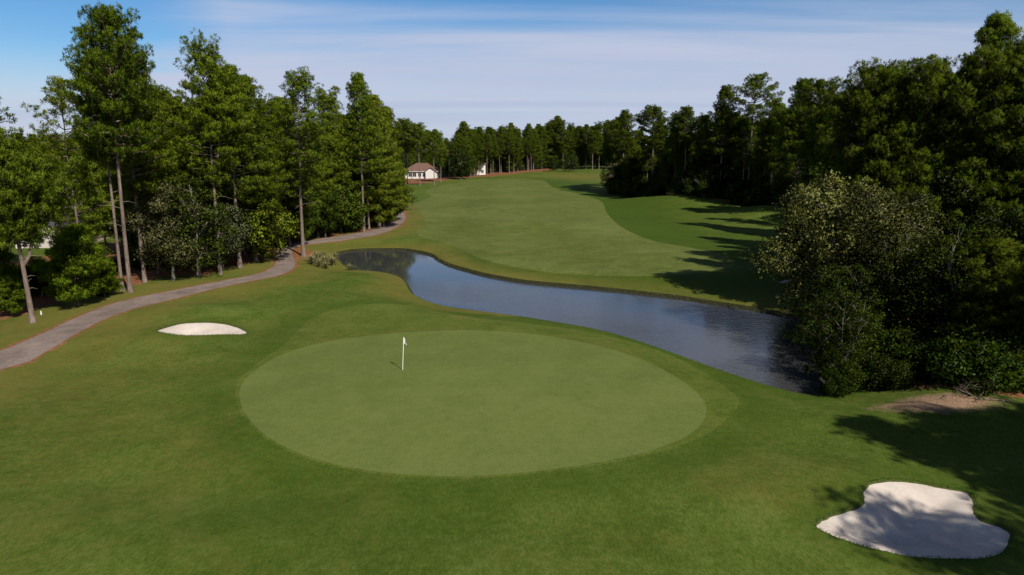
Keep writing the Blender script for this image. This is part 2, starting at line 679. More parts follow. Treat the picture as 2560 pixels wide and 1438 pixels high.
M['white'] = flat_mat('white_paint', (.62, .60, .56), .6, .05)
M['cream'] = flat_mat('cream_siding', (.52, .47, .38), .7, .06)
M['shingle_dark'] = flat_mat('dark_shingles', (.060, .058, .064), .9, .25, 4)
M['shingle_grey'] = flat_mat('brown_grey_shingles', (.115, .088, .076), .9, .25, 4)
M['shingle_brown'] = flat_mat('brown_shingles', (.125, .072, .054), .9, .25, 4)
M['shingle_tan'] = flat_mat('tan_shingles', (.34, .185, .095), .9, .15, 4)
M['glass'] = flat_mat('window_glass', (.03, .035, .04), .12, .1, 3, .6)
M['concrete'] = flat_mat('pale_concrete', (.34, .32, .30), .9, .12, 5)
t = NT('pink_brick')
br = t.n('TexBrick')
br.inputs['Color1'].default_value = (.40, .27, .22, 1)
br.inputs['Color2'].default_value = (.32, .20, .16, 1)
br.inputs['Mortar'].default_value = (.45, .40, .36, 1)
br.inputs['Scale'].default_value = 4
t.l(t.coord(1, 1, 1), br.inputs['Vector'])
t.bsdf(br.outputs['Color'], .9)
M['brick'] = t.m
M['flag'] = flat_mat('flag_cloth', (.78, .76, .74), .7, .03)
M['pole'] = flat_mat('flagstick_paint', (.66, .66, .54), .4, .03)
M['hole'] = flat_mat('hole_liner', (.25, .25, .24), .6, .1)
M['deadwood'] = bark_mat('dead_wood', (.09, .068, .058), (.16, .125, .105), (.25, .20, .175))
t = NT('tuft_grass')
g = t.n('NewGeometry')
c = t.ramp(g.outputs['Random Per Island'], [(.0, (.08, .10, .025)), (.5, (.19, .17, .07)), (1., (.36, .30, .17))])
p = t.bsdf(c, .8)
M['tuft'] = t.m
t = NT('lip_grass')
g = t.n('NewGeometry')
c = t.ramp(g.outputs['Random Per Island'], [(.0, (.030, .060, .008)), (.6, (.058, .096, .018)), (1., (.12, .12, .04))])
p = t.bsdf(c, .8)
M['lipgrass'] = t.m


# ------------------------------------------------------------------ ground objects
def wood_edge(P):
    """straw amount under the left wood / along the path / under the right wood"""
    return P


straw_poly_px = [(-300, 850), (0, 800), (60, 790), (110, 768), (200, 748), (290, 722), (350, 712), (420, 690), (520, 690), (560, 672), (640, 655), (690, 630), (715, 610),
                 (790, 592), (860, 585), (905, 578), (950, 560), (980, 540), (985, 525), (950, 500), (860, 520), (760, 560), (650, 570), (450, 590), (300, 600), (100, 640), (-300, 700)]
STRAW = ground_px(straw_poly_px)
strawR_px = [(1530, 476), (1640, 489), (1760, 490), (2040, 530), (2070, 620), (2040, 700), (2010, 780), (2080, 830), (2130, 960), (2300, 975), (2450, 985), (2600, 1010),
             (2900, 1060), (2900, 600), (2500, 480), (2000, 470), (1700, 450), (1530, 440)]
STRAWR = ground_px(strawR_px)
far_edge_px = [(1000, 464), (1100, 452), (1240, 439), (1330, 430), (1380, 426), (1380, 421), (1240, 427), (1000, 446)]
STRAWF = ground_px(far_edge_px)


def cover(P):
    n = len(P)
    d1 = sdist(STRAW, P)
    d2 = sdist(STRAWR, P)
    d3 = sdist(STRAWF, P)
    st = np.maximum.reduce([1 - sstep(-1.6, 1.2, d1), 1 - sstep(-1.5, 1.5, d2), .9 * (1 - sstep(-2, 4, d3))])
    st = np.maximum(st, .30 * sstep(420, 440, P[:, 1]))
    st *= np.maximum(sstep(-95, -45, P[:, 0]), sstep(230, 260, P[:, 1]))          # lawns by the houses
    dp = sdist(PATH, P)
    st = np.maximum(st, .70 * (1 - sstep(.05, 1.1, dp)) * (P[:, 1] < 200))
    p1 = plane(745, 632, 0)
    st = np.maximum(st, .8 * np.exp(-((P[:, 0] - p1[0]) / 5.0) ** 2 - ((P[:, 1] - p1[1]) / 6) ** 2))
    # dry amount: near the path and the far left bank
    dry = .8 * (1 - sstep(1, 10, dp)) * (P[:, 1] < 230)
    dry = np.maximum(dry, .28 * sstep(-9, -24, P[:, 0]) * (1 - sstep(40, 60, P[:, 1])))
    dw = sdist(WATER, P)
    dry = np.maximum(dry, .75 * (1 - sstep(1.0, 6.5, dw)) * (P[:, 1] > 60))
    e = plane(1480, 440, 0)
    dry = np.maximum(dry, .8 * np.exp(-((P[:, 0] - 35) / 25) ** 2 - ((P[:, 1] - 330) / 35) ** 2))
    # lush: right of the fairway, ring round the green, near bank
    dg = sdist(APRON, P)
    lush = .55 * np.exp(-((dg - 1.2) / 1.6) ** 2)
    lush = np.maximum(lush, .7 * (1 - sstep(.4, 2.6, dw)) * (P[:, 1] < 60))
    df = sdist(FAIR, P)
    lush = np.maximum(lush, .85 * (1 - sstep(6, 26, df)) * (P[:, 0] > 8) * (P[:, 1] > 62))
    lush = np.maximum(lush, .5 * np.exp(-((P[:, 0] + 8) / 9) ** 2 - ((P[:, 1] - 25) / 3.5) ** 2))
    lush = np.maximum(lush, .6 * (1 - sstep(.5, 3.5, df)) * (P[:, 1] < 110) * (P[:, 0] > -6))
    for bk in BUNKS[:2]:
        lush = np.maximum(lush, .55 * (1 - sstep(.1, 1.6, sdist(bk, P))))
    lush *= (1 - .6 * dry)
    return np.clip(st, 0, 1), np.clip(dry, 0, 1), np.clip(lush, 0, 1)


def region_obj(name, mask, mat, label, kind='structure', custom=True, cat=None):
    tri = T[mask]
    idx, inv = np.unique(tri, return_inverse=True)
    P3 = np.column_stack([V2[idx], Z[idx]])
    me = mesh_arrays(name, P3, inv.reshape(-1, 3), mat, True)
    if custom:
        me.normals_split_custom_set_from_vertices([tuple(n_) for n_ in NRM[idx].tolist()])
    o = link(name, me)
    tag(o, label, cat, None, kind)
    return o, me, idx


o, me, idx = region_obj('ground', reg == 0, M['rough'], 'mown rough grass and pine straw ground of the golf course')
P2 = V2[idx]
st, dry, lush = cover(P2)
sandp = plane(2340, 1008, .3)
sandy = np.exp(-((P2[:, 0] - sandp[0]) / 4.2) ** 2 - ((P2[:, 1] - sandp[1]) / 1.6) ** 2)
st = np.where((P2[:, 0] > 15) & (P2[:, 1] < 45), st * sstep(1.5, -2.0, sdist(STRAWR, P2)), st)
lip = np.zeros(len(P2))
for bk, lp in zip(BUNKS, LIPS):
    d = sdist(lp, P2)
    lip = np.maximum(lip, (d < .02) * 1.0)
ca = me.color_attributes.new('cover', 'FLOAT_COLOR', 'POINT')
ca.data.foreach_set('color', np.column_stack([st, dry, lush, np.ones(len(st))]).astype(np.float32).ravel())
ca = me.color_attributes.new('sandy', 'FLOAT_COLOR', 'POINT')
ca.data.foreach_set('color', np.column_stack([sandy, lip, lip * 0, np.ones(len(st))]).astype(np.float32).ravel())
region_obj('fairway', reg == 1, M['fair'], 'pale mown fairway running from the pond back to the far pines')
region_obj('green_apron', reg == 2, M['apron'], 'closely mown apron ringing the putting green')
region_obj('putting_green', reg == 3, M['green'], 'large smooth oval putting green in front of the pond')
region_obj('cart_path', reg == 4, M['path'], 'grey asphalt cart path curving past the left wood')
region_obj('pond_bank', reg == 5, M['bank'], 'dark earth bank round the pond', custom=False)
region_obj('pond_water', reg == 6, M['water'], 'narrow pond crossing between green and fairway', custom=False)
for i, lab in enumerate(('small white sand bunker on the slope between cart path and green', 'large white sand bunker in front on the right, partly in tree shade',
                         'little sand bunker in the shade beyond the pond by the right wood')):
    region_obj('sand_bunker', reg == 10 + i, M['sand'], lab, custom=False, cat='bunker')


# ------------------------------------------------------------------ tubes and foliage
class Tubes:
    def __init__(s):
        s.v, s.f = [], []

    def add(s, pts, rad, sides=6):
        pts = np.asarray(pts, float)
        n = len(pts)
        b = len(s.v)
        tang = np.gradient(pts, axis=0)
        for i in range(n):
            tt = tang[i] / (np.linalg.norm(tang[i]) + 1e-9)
            ref = np.array([1., 0, 0]) if abs(tt[0]) < .8 else np.array([0, 1., 0])
            a_ = np.cross(tt, ref)
            a_ /= np.linalg.norm(a_)
            c_ = np.cross(tt, a_)
            for k in range(sides):
                an = 2 * math.pi * k / sides
                s.v.append(pts[i] + rad[i] * (math.cos(an) * a_ + math.sin(an) * c_))
        for i in range(n - 1):
            for k in range(sides):
                k2 = (k + 1) % sides
                s.f.append((b + i * sides + k, b + i * sides + k2, b + (i + 1) * sides + k2, b + (i + 1) * sides + k))

    def mesh(s, name, mat):
        return mesh_arrays(name, np.array(s.v), np.array(s.f), mat, True)


def unit(a):
    return a / (np.linalg.norm(a, axis=-1, keepdims=True) + 1e-9)


def free_normals(me, N):
    at = me.attributes.new('custom_normal', 'FLOAT_VECTOR', 'POINT')
    at.data.foreach_set('vector', np.ascontiguousarray(N, np.float32).ravel())


def needle_mesh(name, K, PR, rs, mat, per=9, m=16, L=(.22, .44), w=.027):
    """tufts of needles gathered in flattened puffs: K puff centres, PR puff radii"""
    n = len(K)
    Kc = np.repeat(K, per, 0)
    pr = np.repeat(PR, per)[:, None]
    dv = unit(rs.normal(0, 1, (n * per, 3)) + np.array([0, 0, .25]))
    C = Kc + dv * pr * rs.uniform(.25, 1.0, (n * per, 1)) ** .5 * np.array([1, 1, .62])
    D = unit(dv + np.array([0, 0, .55]))
    N0 = len(C)
    C2 = np.repeat(C, m, 0)
    D2 = np.repeat(D, m, 0)
    d = unit(D2 * .7 + rs.normal(0, .62, (N0 * m, 3)) + np.array([0, 0, .12]))
    ln = rs.uniform(L[0], L[1], (N0 * m, 1))
    side = unit(np.cross(d, rs.normal(0, 1, (N0 * m, 3)))) * (w * rs.uniform(.7, 1.3, (N0 * m, 1)))
    o_ = C2 + rs.normal(0, .05, C2.shape)
    v = np.stack([o_ + d * ln * .06, o_ + d * ln * .6 + side, o_ + d * ln, o_ + d * ln * .6 - side], 1)
    K2 = np.repeat(Kc, m, 0)[:, None, :]
    nr = unit((v - K2) / np.repeat(pr, m, 0)[:, None, :] + (d * .25)[:, None, :] + np.array([0, 0, .15]) + rs.normal(0, .12, (N0 * m, 1, 3)))
    me = mesh_arrays(name, v.reshape(-1, 3), np.arange(N0 * m * 4).reshape(-1, 4), mat, True)
    free_normals(me, nr.reshape(-1, 3))
    return me


def leaf_mesh(name, C, rs, mat, size=.15, flat=.5, cen=None):
    n = len(C)
    nr = unit(rs.normal(0, 1, (n, 3)) + np.array([0, 0, flat]))
    a_ = unit(np.cross(nr, rs.normal(0, 1, (n, 3))))
    b_ = np.cross(nr, a_)
    s = size * rs.uniform(.6, 1.3, (n, 1))
    v = np.stack([C - a_ * s, C + b_ * s * .55 + nr * s * .12, C + a_ * s, C - b_ * s * .55 + nr * s * .12], 1)
    me = mesh_arrays(name, v.reshape(-1, 3), np.arange(n * 4).reshape(-1, 4), mat, True)
    if cen is not None:
        rad = unit(C - cen)
        sn = np.sign(np.einsum('ij,ij->i', nr, rad))[:, None]
        N = unit(rad * .8 + nr * sn * .55 + np.array([0, 0, .25]))
        free_normals(me, np.repeat(N, 4, 0))
    return me


def make_pine(seed, h=25., cb=.45, Rm=4.2, shape='round', nl=48, r0=.28, lean=(0, 0), fork=None, dens=1.0, dead=8, m=19, gap=0.0, per=13, psc=1.0):
    """returns trunk mesh, crown mesh"""
    rs = np.random.RandomState(seed)
    tb = Tubes()
    nz_ = 14
    zz = np.linspace(0, h * .97, nz_)
    fx = rs.uniform(-1, 1, 4)
    def axis(q):
        t_ = q / h
        return np.array([lean[0] * t_ ** 1.2 * h + .25 * fx[0] * math.sin(3.1 * t_ + fx[1] * 3) * t_ * 2, lean[1] * t_ ** 1.2 * h + .25 * fx[2] * math.sin(2.7 * t_ + fx[3] * 3) * t_ * 2, q])
    pts = [axis(q) for q in zz]
    rad = [r0 * ((1 - q / h) ** .75 * .92 + .05) * (1.0 + .55 * math.exp(-q / .45)) for q in zz]
    pts.insert(1, axis(.35))
    rad.insert(1, r0 * 1.22)
    pts.insert(0, axis(0) - np.array([0, 0, .6]))
    rad.insert(0, r0 * 1.6)
    tb.add(pts, rad, 9)
    stems = [(axis, cb * h, h, 1.0)]
    if fork:
        f0, fl, fa, fr = fork
        base = axis(f0 * h)
        dv = np.array([math.cos(fa), math.sin(fa), 0])
        fh = fl * h
        def axis2(q, base=base, dv=dv, fh=fh):
            t_ = (q - base[2]) / fh
            return base + dv * (fr * math.sqrt(max(t_, 0))) + np.array([0, 0, q - base[2]])
        q2 = np.linspace(base[2], base[2] + fh * .97, 9)
        tb.add([axis2(q) for q in q2], [r0 * .7 * (1 - .85 * i / 8) for i in range(9)], 7)
        stems.append((axis2, base[2] + fh * .35, base[2] + fh, .8))
    C, D = [], []
    for ax, z0, z1, sc in stems:
        nlim = int(nl * sc * 1.6)
        azf = rs.uniform(.78, 1.2, 9)
        for i in range(nlim):
            tq = (i + rs.uniform(0, 1)) / nlim
            tq = tq ** .92
            q = z0 + (z1 - z0) * tq * .985
            if rs.rand() < gap:
                continue
            if shape == 'round':
                f_ = (math.sin(math.pi * (.17 + .79 * tq))) ** .75
            elif shape == 'cone':
                f_ = (1 - tq) ** .62 * (.55 + .45 * min(1, tq * 6)) + .12
            elif shape == 'top':
                f_ = .35 + .75 * (math.sin(math.pi * min(1, .05 + .9 * tq))) ** 1.4
            else:
                f_ = (math.sin(math.pi * (.12 + .8 * tq))) ** .5 * (.75 + .25 * math.sin(tq * 9 + seed))
            az = i * 2.39996 + rs.uniform(-.5, .5)
            k = az / (2 * math.pi) * 9 % 9
            fa_ = azf[int(k)] * (1 - k % 1) + azf[(int(k) + 1) % 9] * (k % 1)
            Ln = max(.7, Rm * 1.18 * sc * f_ * fa_ * rs.uniform(.68, 1.15))
            el = R(-6 + 50 * tq ** 1.6 + rs.uniform(-12, 14))
            dh = np.array([math.cos(az), math.sin(az), 0])
            sd = np.array([-dh[1], dh[0], 0])
            p0 = ax(q)
            cur = rs.uniform(.05, .22)
            sw = rs.uniform(-.15, .15)
            def lp(s_):
                return p0 + (dh * math.cos(el) + np.array([0, 0, math.sin(el)])) * Ln * s_ + np.array([0, 0, cur * Ln * s_ ** 2]) + sd * sw * Ln * s_ ** 2
            rb = min(r0 * .38, .022 * Ln + .012)
            tb.add([lp(s_) for s_ in (0, .25, .5, .75, 1)], [rb, rb * .8, rb * .6, rb * .4, rb * .15], 4)
            npf = max(2, int(Ln * 1.3 * dens))
            for j in range(npf):
                s_ = min(1.0, .40 + .60 * (j + rs.uniform(.3, .9)) / npf)
                bp = lp(s_ * .85)
                sg = 1 if j % 2 else -1
                off = sd * sg * rs.uniform(.05, .30) * Ln * (1.2 - .8 * s_) + np.array([0, 0, rs.uniform(.05, .35)])
                ep = lp(s_) + off
                tb.add([bp, (bp + ep) / 2 + np.array([0, 0, .03]), ep], [rb * .4 + .004, rb * .28 + .003, .004], 3)
                C.append(ep)
                D.append(rs.uniform(.48, .88) * psc)
        tp = ax(z1 * .97)
        for _ in range(4):
            C.append(tp + rs.normal(0, .35, 3))
            D.append(.5 * psc)
    for _ in range(dead):
        q = h * rs.uniform(max(.12, cb - .28), cb + .12)
        az = rs.uniform(0, 6.28)
        Ln = rs.uniform(.6, Rm * .65)
        dh = np.array([math.cos(az), math.sin(az), rs.uniform(-.15, .3)])
        p0 = axis(q)
        tb.add([p0, p0 + dh * Ln * .5 + np.array([0, 0, .1]), p0 + dh * Ln + np.array([0, 0, -.05 * Ln])], [.045, .03, .008], 4)
    C, D = np.array(C), np.array(D)
    return tb.mesh('pine_trunk', M['bark']), needle_mesh('pine_crown', C, D, rs, M['needle'], per, m)


def make_broad(seed, h=11., r=4.5, trunk_f=.3, nlobe=11, leaves=8000, size=.15, mat='leaf', bark='bark2', r0=.2, stems=1, open_=.0, low=.0):
    rs = np.random.RandomState(seed)
    tb = Tubes()
    lobes = []
    for i in range(nlobe):
        t_ = (i + .5) / nlobe
        zc = h * (trunk_f + (.93 - trunk_f) * t_ ** .9)
        prof = math.sin(math.pi * (.18 + .72 * t_)) ** .8
        az = i * 2.4 + rs.uniform(-.4, .4)
        rr = r * prof * rs.uniform(.35, .8)
        lr = r * rs.uniform(.28, .46) * (1.1 - .35 * t_)
        lobes.append((np.array([math.cos(az) * rr, math.sin(az) * rr, zc - lr * .4]), lr))
    for s_ in range(stems):
        an = rs.uniform(0, 6.28)
        off = np.array([math.cos(an), math.sin(an), 0]) * (.0 if stems == 1 else rs.uniform(.15, .5))
        tops = np.array([rs.uniform(-.6, .6), rs.uniform(-.6, .6), h * (.62 if stems == 1 else rs.uniform(.55, .85))]) + off * 4
        pts, rad = [], []
        for k in range(7):
            u_ = k / 6
            pts.append(off + (tops - off) * u_ + np.array([math.sin(u_ * 5 + an) * .15, math.cos(u_ * 4 + an) * .15, 0]) * u_ * 2 + np.array([0, 0, -.4 * (k == 0)]))
            rad.append(r0 * (1.35 if k == 0 else 1.0) * (1 - .72 * u_) / (1 if stems == 1 else 1.6))
        tb.add(pts, rad, 7)
        pts = np.array(pts)
        for i, (c_, lr) in enumerate(lobes):
            if i % stems != s_:
                continue
            zq = max(h * trunk_f * .7, min(tops[2] * .95, c_[2] - r * .45))
            u_ = zq / tops[2]
            b0 = np.array([np.interp(zq, pts[:, 2], pts[:, q]) for q in range(3)])
            e0 = c_ + rs.normal(0, .15, 3) * r * .2
            mid = (b0 + e0) / 2 + np.array([0, 0, .12 * r])
            q0 = r0 * .45 * (1 - .5 * u_)
            tb.add([b0, (b0 + mid) / 2 + rs.normal(0, .08, 3), mid, (mid + e0) / 2, e0], [q0, q0 * .85, q0 * .65, q0 * .45, q0 * .2], 5)
            for _ in range(6):
                dv = unit(rs.normal(0, 1, 3) + np.array([0, 0, .4]))
                ep = c_ + dv * lr * rs.uniform(.6, 1.05)
                st_ = e0 + (mid - e0) * rs.uniform(0, .5)
                tb.add([st_, (st_ + ep) / 2 + rs.normal(0, .1, 3), ep], [q0 * .28, q0 * .2, .006], 3)
    C, CE = [], []
    tot = sum(lr ** 2 for _, lr in lobes)
    for c_, lr in lobes:
        nlv = int(leaves * lr ** 2 / tot)
        ncl = max(6, int(nlv / 24))
        dv = unit(rs.normal(0, 1, (ncl, 3)) + np.array([0, 0, .15]))
        cc = c_ + dv * lr * rs.uniform(.45, 1.0, (ncl, 1)) ** .6 * np.array([1.1, 1.1, .8])
        kk = rs.randint(0, ncl, nlv)
        C.append(cc[kk] + rs.normal(0, .26 * (1 + .25 * (lr > 1.5)), (nlv, 3)) * np.array([1, 1, .7]))
        CE.append((cc[kk] + c_) / 2 - np.array([0, 0, .2]))
    C = np.vstack(C)
    CE = np.vstack(CE)
    kp = C[:, 2] > low + .05
    C, CE = C[kp], CE[kp]
    return tb.mesh('tree_trunk', M[bark]), leaf_mesh('tree_crown', C, rs, M[mat], size, .5, CE)


PROTO = {}


def proto(key, pair, h):
    me = pair[1]
    co = np.empty(len(me.vertices) * 3, np.float32)
    me.vertices.foreach_get('co', co)
    PROTO[key] = (pair[0], pair[1], float(np.percentile(co[2::3], 99.85)))


proto('tallA', make_pine(1, 28, .50, 5.0, 'round', 64, .30, (-.02, 0), dead=9), 28)
proto('tallB', make_pine(2, 27, .55, 4.2, 'round', 52, .27, (.02, .01), dead=8), 27)
proto('tallC', make_pine(3, 26, .38, 4.4, 'cone', 66, .27, (0, 0), dead=8), 26)
proto('tallD', make_pine(4, 25, .34, 4.0, 'irregular', 60, .26, (.01, -.01), dead=10, gap=.1), 25)
proto('tallE', make_pine(5, 26, .58, 4.6, 'top', 46, .27, (0, .015), dead=9), 26)
proto('tallF', make_pine(6, 24, .28, 3.9, 'cone', 66, .25, (-.01, 0), dead=6), 24)
proto('tallG', make_pine(7, 25, .46, 4.7, 'irregular', 54, .26, (.015, 0), dead=8), 25)
proto('low', make_pine(17, 22, .16, 3.9, 'irregular', 74, .22, (.01, 0), dead=4), 22)
proto('low2', make_pine(18, 22, .07, 3.8, 'cone', 84, .22, (.01, 0), dead=2), 22)
proto('openTop', make_pine(8, 26, .66, 4.3, 'top', 30, .25, (.0, 0), dead=5, dens=.8, gap=.1), 26)
proto('sparse', make_pine(9, 22, .42, 3.6, 'irregular', 30, .17, (.0, 0), dead=12, dens=.6, gap=.2), 22)
proto('forked', make_pine(10, 15.5, .46, 5.0, 'irregular', 52, .30, (-.03, 0), fork=(.34, .55, .1, 2.4), dead=10, dens=1.1), 15.5)
proto('forkTop', make_pine(11, 27, .42, 4.6, 'irregular', 58, .28, (.0, 0), fork=(.50, .40, -.3, 2.4), dead=10), 27)
proto('young', make_pine(12, 8, .12, 3.0, 'cone', 50, .11, (0, 0), dead=2, dens=1.5, psc=.75), 8)
proto('young2', make_pine(13, 12, .2, 3.4, 'cone', 54, .14, (0, 0), dead=3, dens=1.3), 12)
proto('oakB', make_broad(21, 11, 4.6, .24, 17, 20000, .18, 'leaf', r0=.2), 11)
proto('oakB2', make_broad(22, 9, 3.6, .2, 15, 15000, .16, 'leaf', r0=.14), 9)
proto('moss', make_broad(23, 12, 4.6, .26, 16, 27000, .11, 'mossy', r0=.2), 12)
proto('moss2', make_broad(24, 10, 4.2, .22, 15, 25000, .11, 'mossy', r0=.18), 10)
proto('silver', make_broad(25, 11.5, 4.6, .25, 17, 22000, .10, 'silver', r0=.17, stems=3), 11.5)
proto('silver2', make_broad(26, 12.5, 4.8, .28, 17, 20000, .10, 'silver', r0=.17, stems=3), 12.5)
proto('wood1', make_broad(27, 13, 4.4, .22, 17, 12500, .13, 'leaf', r0=.16, stems=2), 13)
proto('wood2', make_broad(28, 12, 4.8, .18, 17, 12500, .13, 'leaf', r0=.16, stems=2), 12)
proto('round', make_broad(29, 9, 4.8, .22, 16, 9000, .17, 'leaf', r0=.25), 9)
proto('shrub1', make_broad(31, 3.0, 1.8, .1, 11, 8500, .095, 'leaf', r0=.05, stems=4), 3)
proto('shrub2', make_broad(32, 2.4, 1.9, .08, 11, 8000, .095, 'leaf', r0=.05, stems=4), 2.4)
proto('shrub3', make_broad(33, 4.2, 2.2, .1, 13, 10500, .105, 'leaf', r0=.06, stems=4), 4.2)

SHADE_TINT = (.74, .78, .72)  # crown tint: shade of the right wood put into the needle colour
COUNT = {}


def place(key, x, y, h, name, label, cat, group=None, tint=(1, 1, 1), rot=None, wide=1.0):
    tm, cm, hn = PROTO[key]
    root = bpy.data.objects.new(name, None)
    COL.objects.link(root)
    root.location = (x, y, hz(x, y))
    s = h / hn
    root.scale = (s * wide, s * wide, s)
    root.rotation_euler = (0, 0, random.uniform(0, 6.28) if rot is None else rot)
    root.empty_display_size = .5
    tag(root, label, cat, group)
    tr = link('trunk' if cat != 'shrub' else 'stems', tm, root)
    cr = link('crown' if cat != 'shrub' else 'foliage', cm, root)
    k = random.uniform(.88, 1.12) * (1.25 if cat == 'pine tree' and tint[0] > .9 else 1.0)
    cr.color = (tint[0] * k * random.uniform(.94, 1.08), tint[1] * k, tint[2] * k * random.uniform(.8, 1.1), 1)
    COUNT[cat] = COUNT.get(cat, 0) + 1
    return root


def xat(u, y):
    return ray(u, 500)[0] * y / ray(u, 500)[1]


def height_at(y, u, v):
    d = ray(u, v)
    return H + d[2] * y / d[1]


def by_base(key, u, vb, vt, label, cat='pine tree', name='pine_tree', **kw):
    p = G(u, vb)
    h = height_at(p[1], u, vt) - hz(*p)
    return place(key, p[0], p[1], h, name, label, cat, **kw)


def by_depth(key, u, y, vt, label, cat='pine tree', name='pine_tree', **kw):
    x = (u - CX) / F * (y * CT + 0) if False else None
    d = ray(u, vt)
    x = d[0] * y / d[1]
    h = H + d[2] * y / d[1] - hz(x, y)
    return place(key, x, y, h, name, label, cat, **kw)


# ------------------------------------------------------------------ left side, trees one can single out
by_base('forked', 82, 806, 325, 'stout forked pine with a bent trunk beside the cart path at the left edge', rot=.2, wide=.8)
p = plane(-75, 806, -.3)
place('tallE', p[0], p[1], 23.5, 'pine_tree', 'pine mostly outside the left edge, its boughs reaching in against the sky', 'pine tree', rot=2.2, wide=1.15)
by_base('young', 196, 764, 565, 'small bright bushy pine between the forked pine and the tall pair', tint=(1.15, 1.15, 1))
by_base('tallA', 326, 731, 14, 'tallest pine of the course, front trunk of the close pair by the cart path', rot=3.1, wide=.78)
by_base('tallB', 306, 727, 120, 'slimmer leaning pine just left of the tallest pine', rot=1.5, wide=.78)
by_base('tallC', 362, 706, 110, 'tall pine standing right behind the tallest pine', rot=.5, wide=.85)
by_base('sparse', 214, 700, 192, 'thin pine with a sparse open crown left of the tallest pine', rot=0, wide=1.0)
by_depth('forkTop', 500, 78, 92, 'pine with a pale trunk that forks below its pointed crown, behind the mossy oak', rot=.4, wide=.85)
by_depth('tallC', 560, 82, 165, 'pine with a full crown on the right shoulder of the forked-trunk pine', rot=2, wide=1.05)
by_depth('tallF', 605, 86, 190, 'dense pine above the bright green oak', rot=1, wide=1.1)
by_depth('tallD', 655, 90, 240, 'pine above the gap between bright oak and lone path-side pine', rot=.2)
by_base('tallD', 759, 641, 170, 'lone pine with a long bare trunk where the cart path bends by the pond', rot=1.3, wide=1.1)
by_depth('low2', 700, 101, 245, 'shorter pine left behind the lone path-side pine', rot=4)
by_depth('low', 820, 118, 215, 'pine right behind the lone path-side pine', rot=3)
by_depth('tallC', 893, 119, 183, 'high pine with a rounded top right of the lone path-side pine', rot=2, wide=.85)
by_depth('low2', 936, 126, 238, 'broad dense pine on the right shoulder of the left wood', rot=2.4, wide=1.1)
by_depth('low2', 960, 136, 268, 'last pine of the left wood, foliage reaching low over the path bend', rot=5, wide=1.05)
by_base('moss', 434, 701, 462, 'grey-green mossy oak leaning over the left edge of the cart path', 'oak tree', 'oak_tree', rot=1, tint=(1.35, 1.3, 1.25))
by_base('moss2', 556, 674, 500, 'low grey mossy oak between the leaning oak and bright oak', 'oak tree', 'oak_tree', rot=2, wide=1.05, tint=(1.4, 1.35, 1.3))
by_base('oakB', 640, 655, 445, 'bright yellow-green oak beside the path bend', 'oak tree', 'oak_tree', rot=.6, tint=(1.6, 1.4, .9))
by_base('moss2', 705, 610, 480, 'dull grey-green oak behind the bright oak', 'oak tree', 'oak_tree', rot=4, wide=.9, tint=(1.2, 1.2, 1.1))
by_base('oakB2', 852, 583, 455, 'bright leafy tree under the high round-topped pine', 'tree', 'leafy_tree', rot=.9, tint=(1.1, 1.15, .9), wide=1.1)
by_base('oakB2', 930, 560, 440, 'dark leafy tree at the right foot of the left wood', 'tree', 'leafy_tree', rot=2.9)
by_depth('wood1', 470, 76, 430, 'leafy oak filling in behind the mossy oak', 'oak tree', 'oak_tree', rot=3.2)
by_base('sparse', 272, 718, 610, 'thin pale sapling left of the tall pair of pines', 'tree', 'sapling', rot=1)
by_base('young', 262, 742, 640, 'short bright young pine at the foot of the tall pair', tint=(1.1, 1.1, 1))
by_base('young2', 8, 778, 575, 'bushy pine at the very left edge behind the short young pine', wide=.8)
by_base('young2', 135, 738, 672, 'dark young pine in the gap right of the forked pine', rot=1, tint=(.8, .85, .8))
by_base('young', 30, 790, 690, 'short young pine left of the forked pine', rot=1)
by_base('oakB2', 105, 742, 640, 'dark leafy small tree behind the forked pine', 'tree', 'leafy_tree', rot=2, tint=(.7, .75, .7))

# trunks at the front of the left wood
for u, vb, vt, key, lab in ((398, 683, 300, 'tallD', 'slim pine at the wood edge left of the mossy oak'),
                            (505, 668, 330, 'low', 'dense pine just right of the leaning mossy oak'),
                            (455, 668, 320, 'low', 'shaded pine behind the leaning mossy oak'),
                            (610, 640, 300, 'low2', 'dense low-branched pine behind the bright green oak'),
                            (788, 588, 330, 'sparse', 'thin pine in the thicket right of the lone path-side pine')):
    by_base(key, u, vb, vt, lab)

sil_l = np.array([(-120, 335), (60, 345), (130, 345), (200, 330), (260, 250), (330, 190), (400, 190), (450, 235), (530, 200), (600, 235), (650, 268), (720, 275), (820, 265), (900, 255), (960, 300), (1000, 325)])
fd_l = np.array([(300, 80), (450, 82), (560, 88), (700, 99), (800, 106), (900, 114), (985, 126)])
keys_r = ['tallC', 'tallD', 'tallF', 'tallE', 'tallG', 'low']
keys = ['low', 'low2', 'tallB', 'tallC', 'tallD', 'tallE', 'tallF', 'tallG']
for row, (dy, gap_, lab, grp) in enumerate(((7, 44, 'pine in the middle of the left wood, half hidden behind the front trees', 'pines in the middle of the left wood'),
                                            (17, 42, 'pine at the back of the left wood, only its upper part showing', 'pines at the back of the left wood'),
                                            (32, 60, 'pine at the back of the left wood, only its upper part showing', 'pines at the back of the left wood'))):
    u = 345 + row * 14
    while u < 985:
        yy = np.interp(u, fd_l[:, 0], fd_l[:, 1]) + dy + random.uniform(-2.5, 2.5)
        vt = np.interp(u, sil_l[:, 0], sil_l[:, 1]) + random.uniform(5, 60) + row * 8
        by_depth(random.choice(keys), u, yy, vt, lab, group=grp)
        u += gap_ * random.uniform(.8, 1.2)
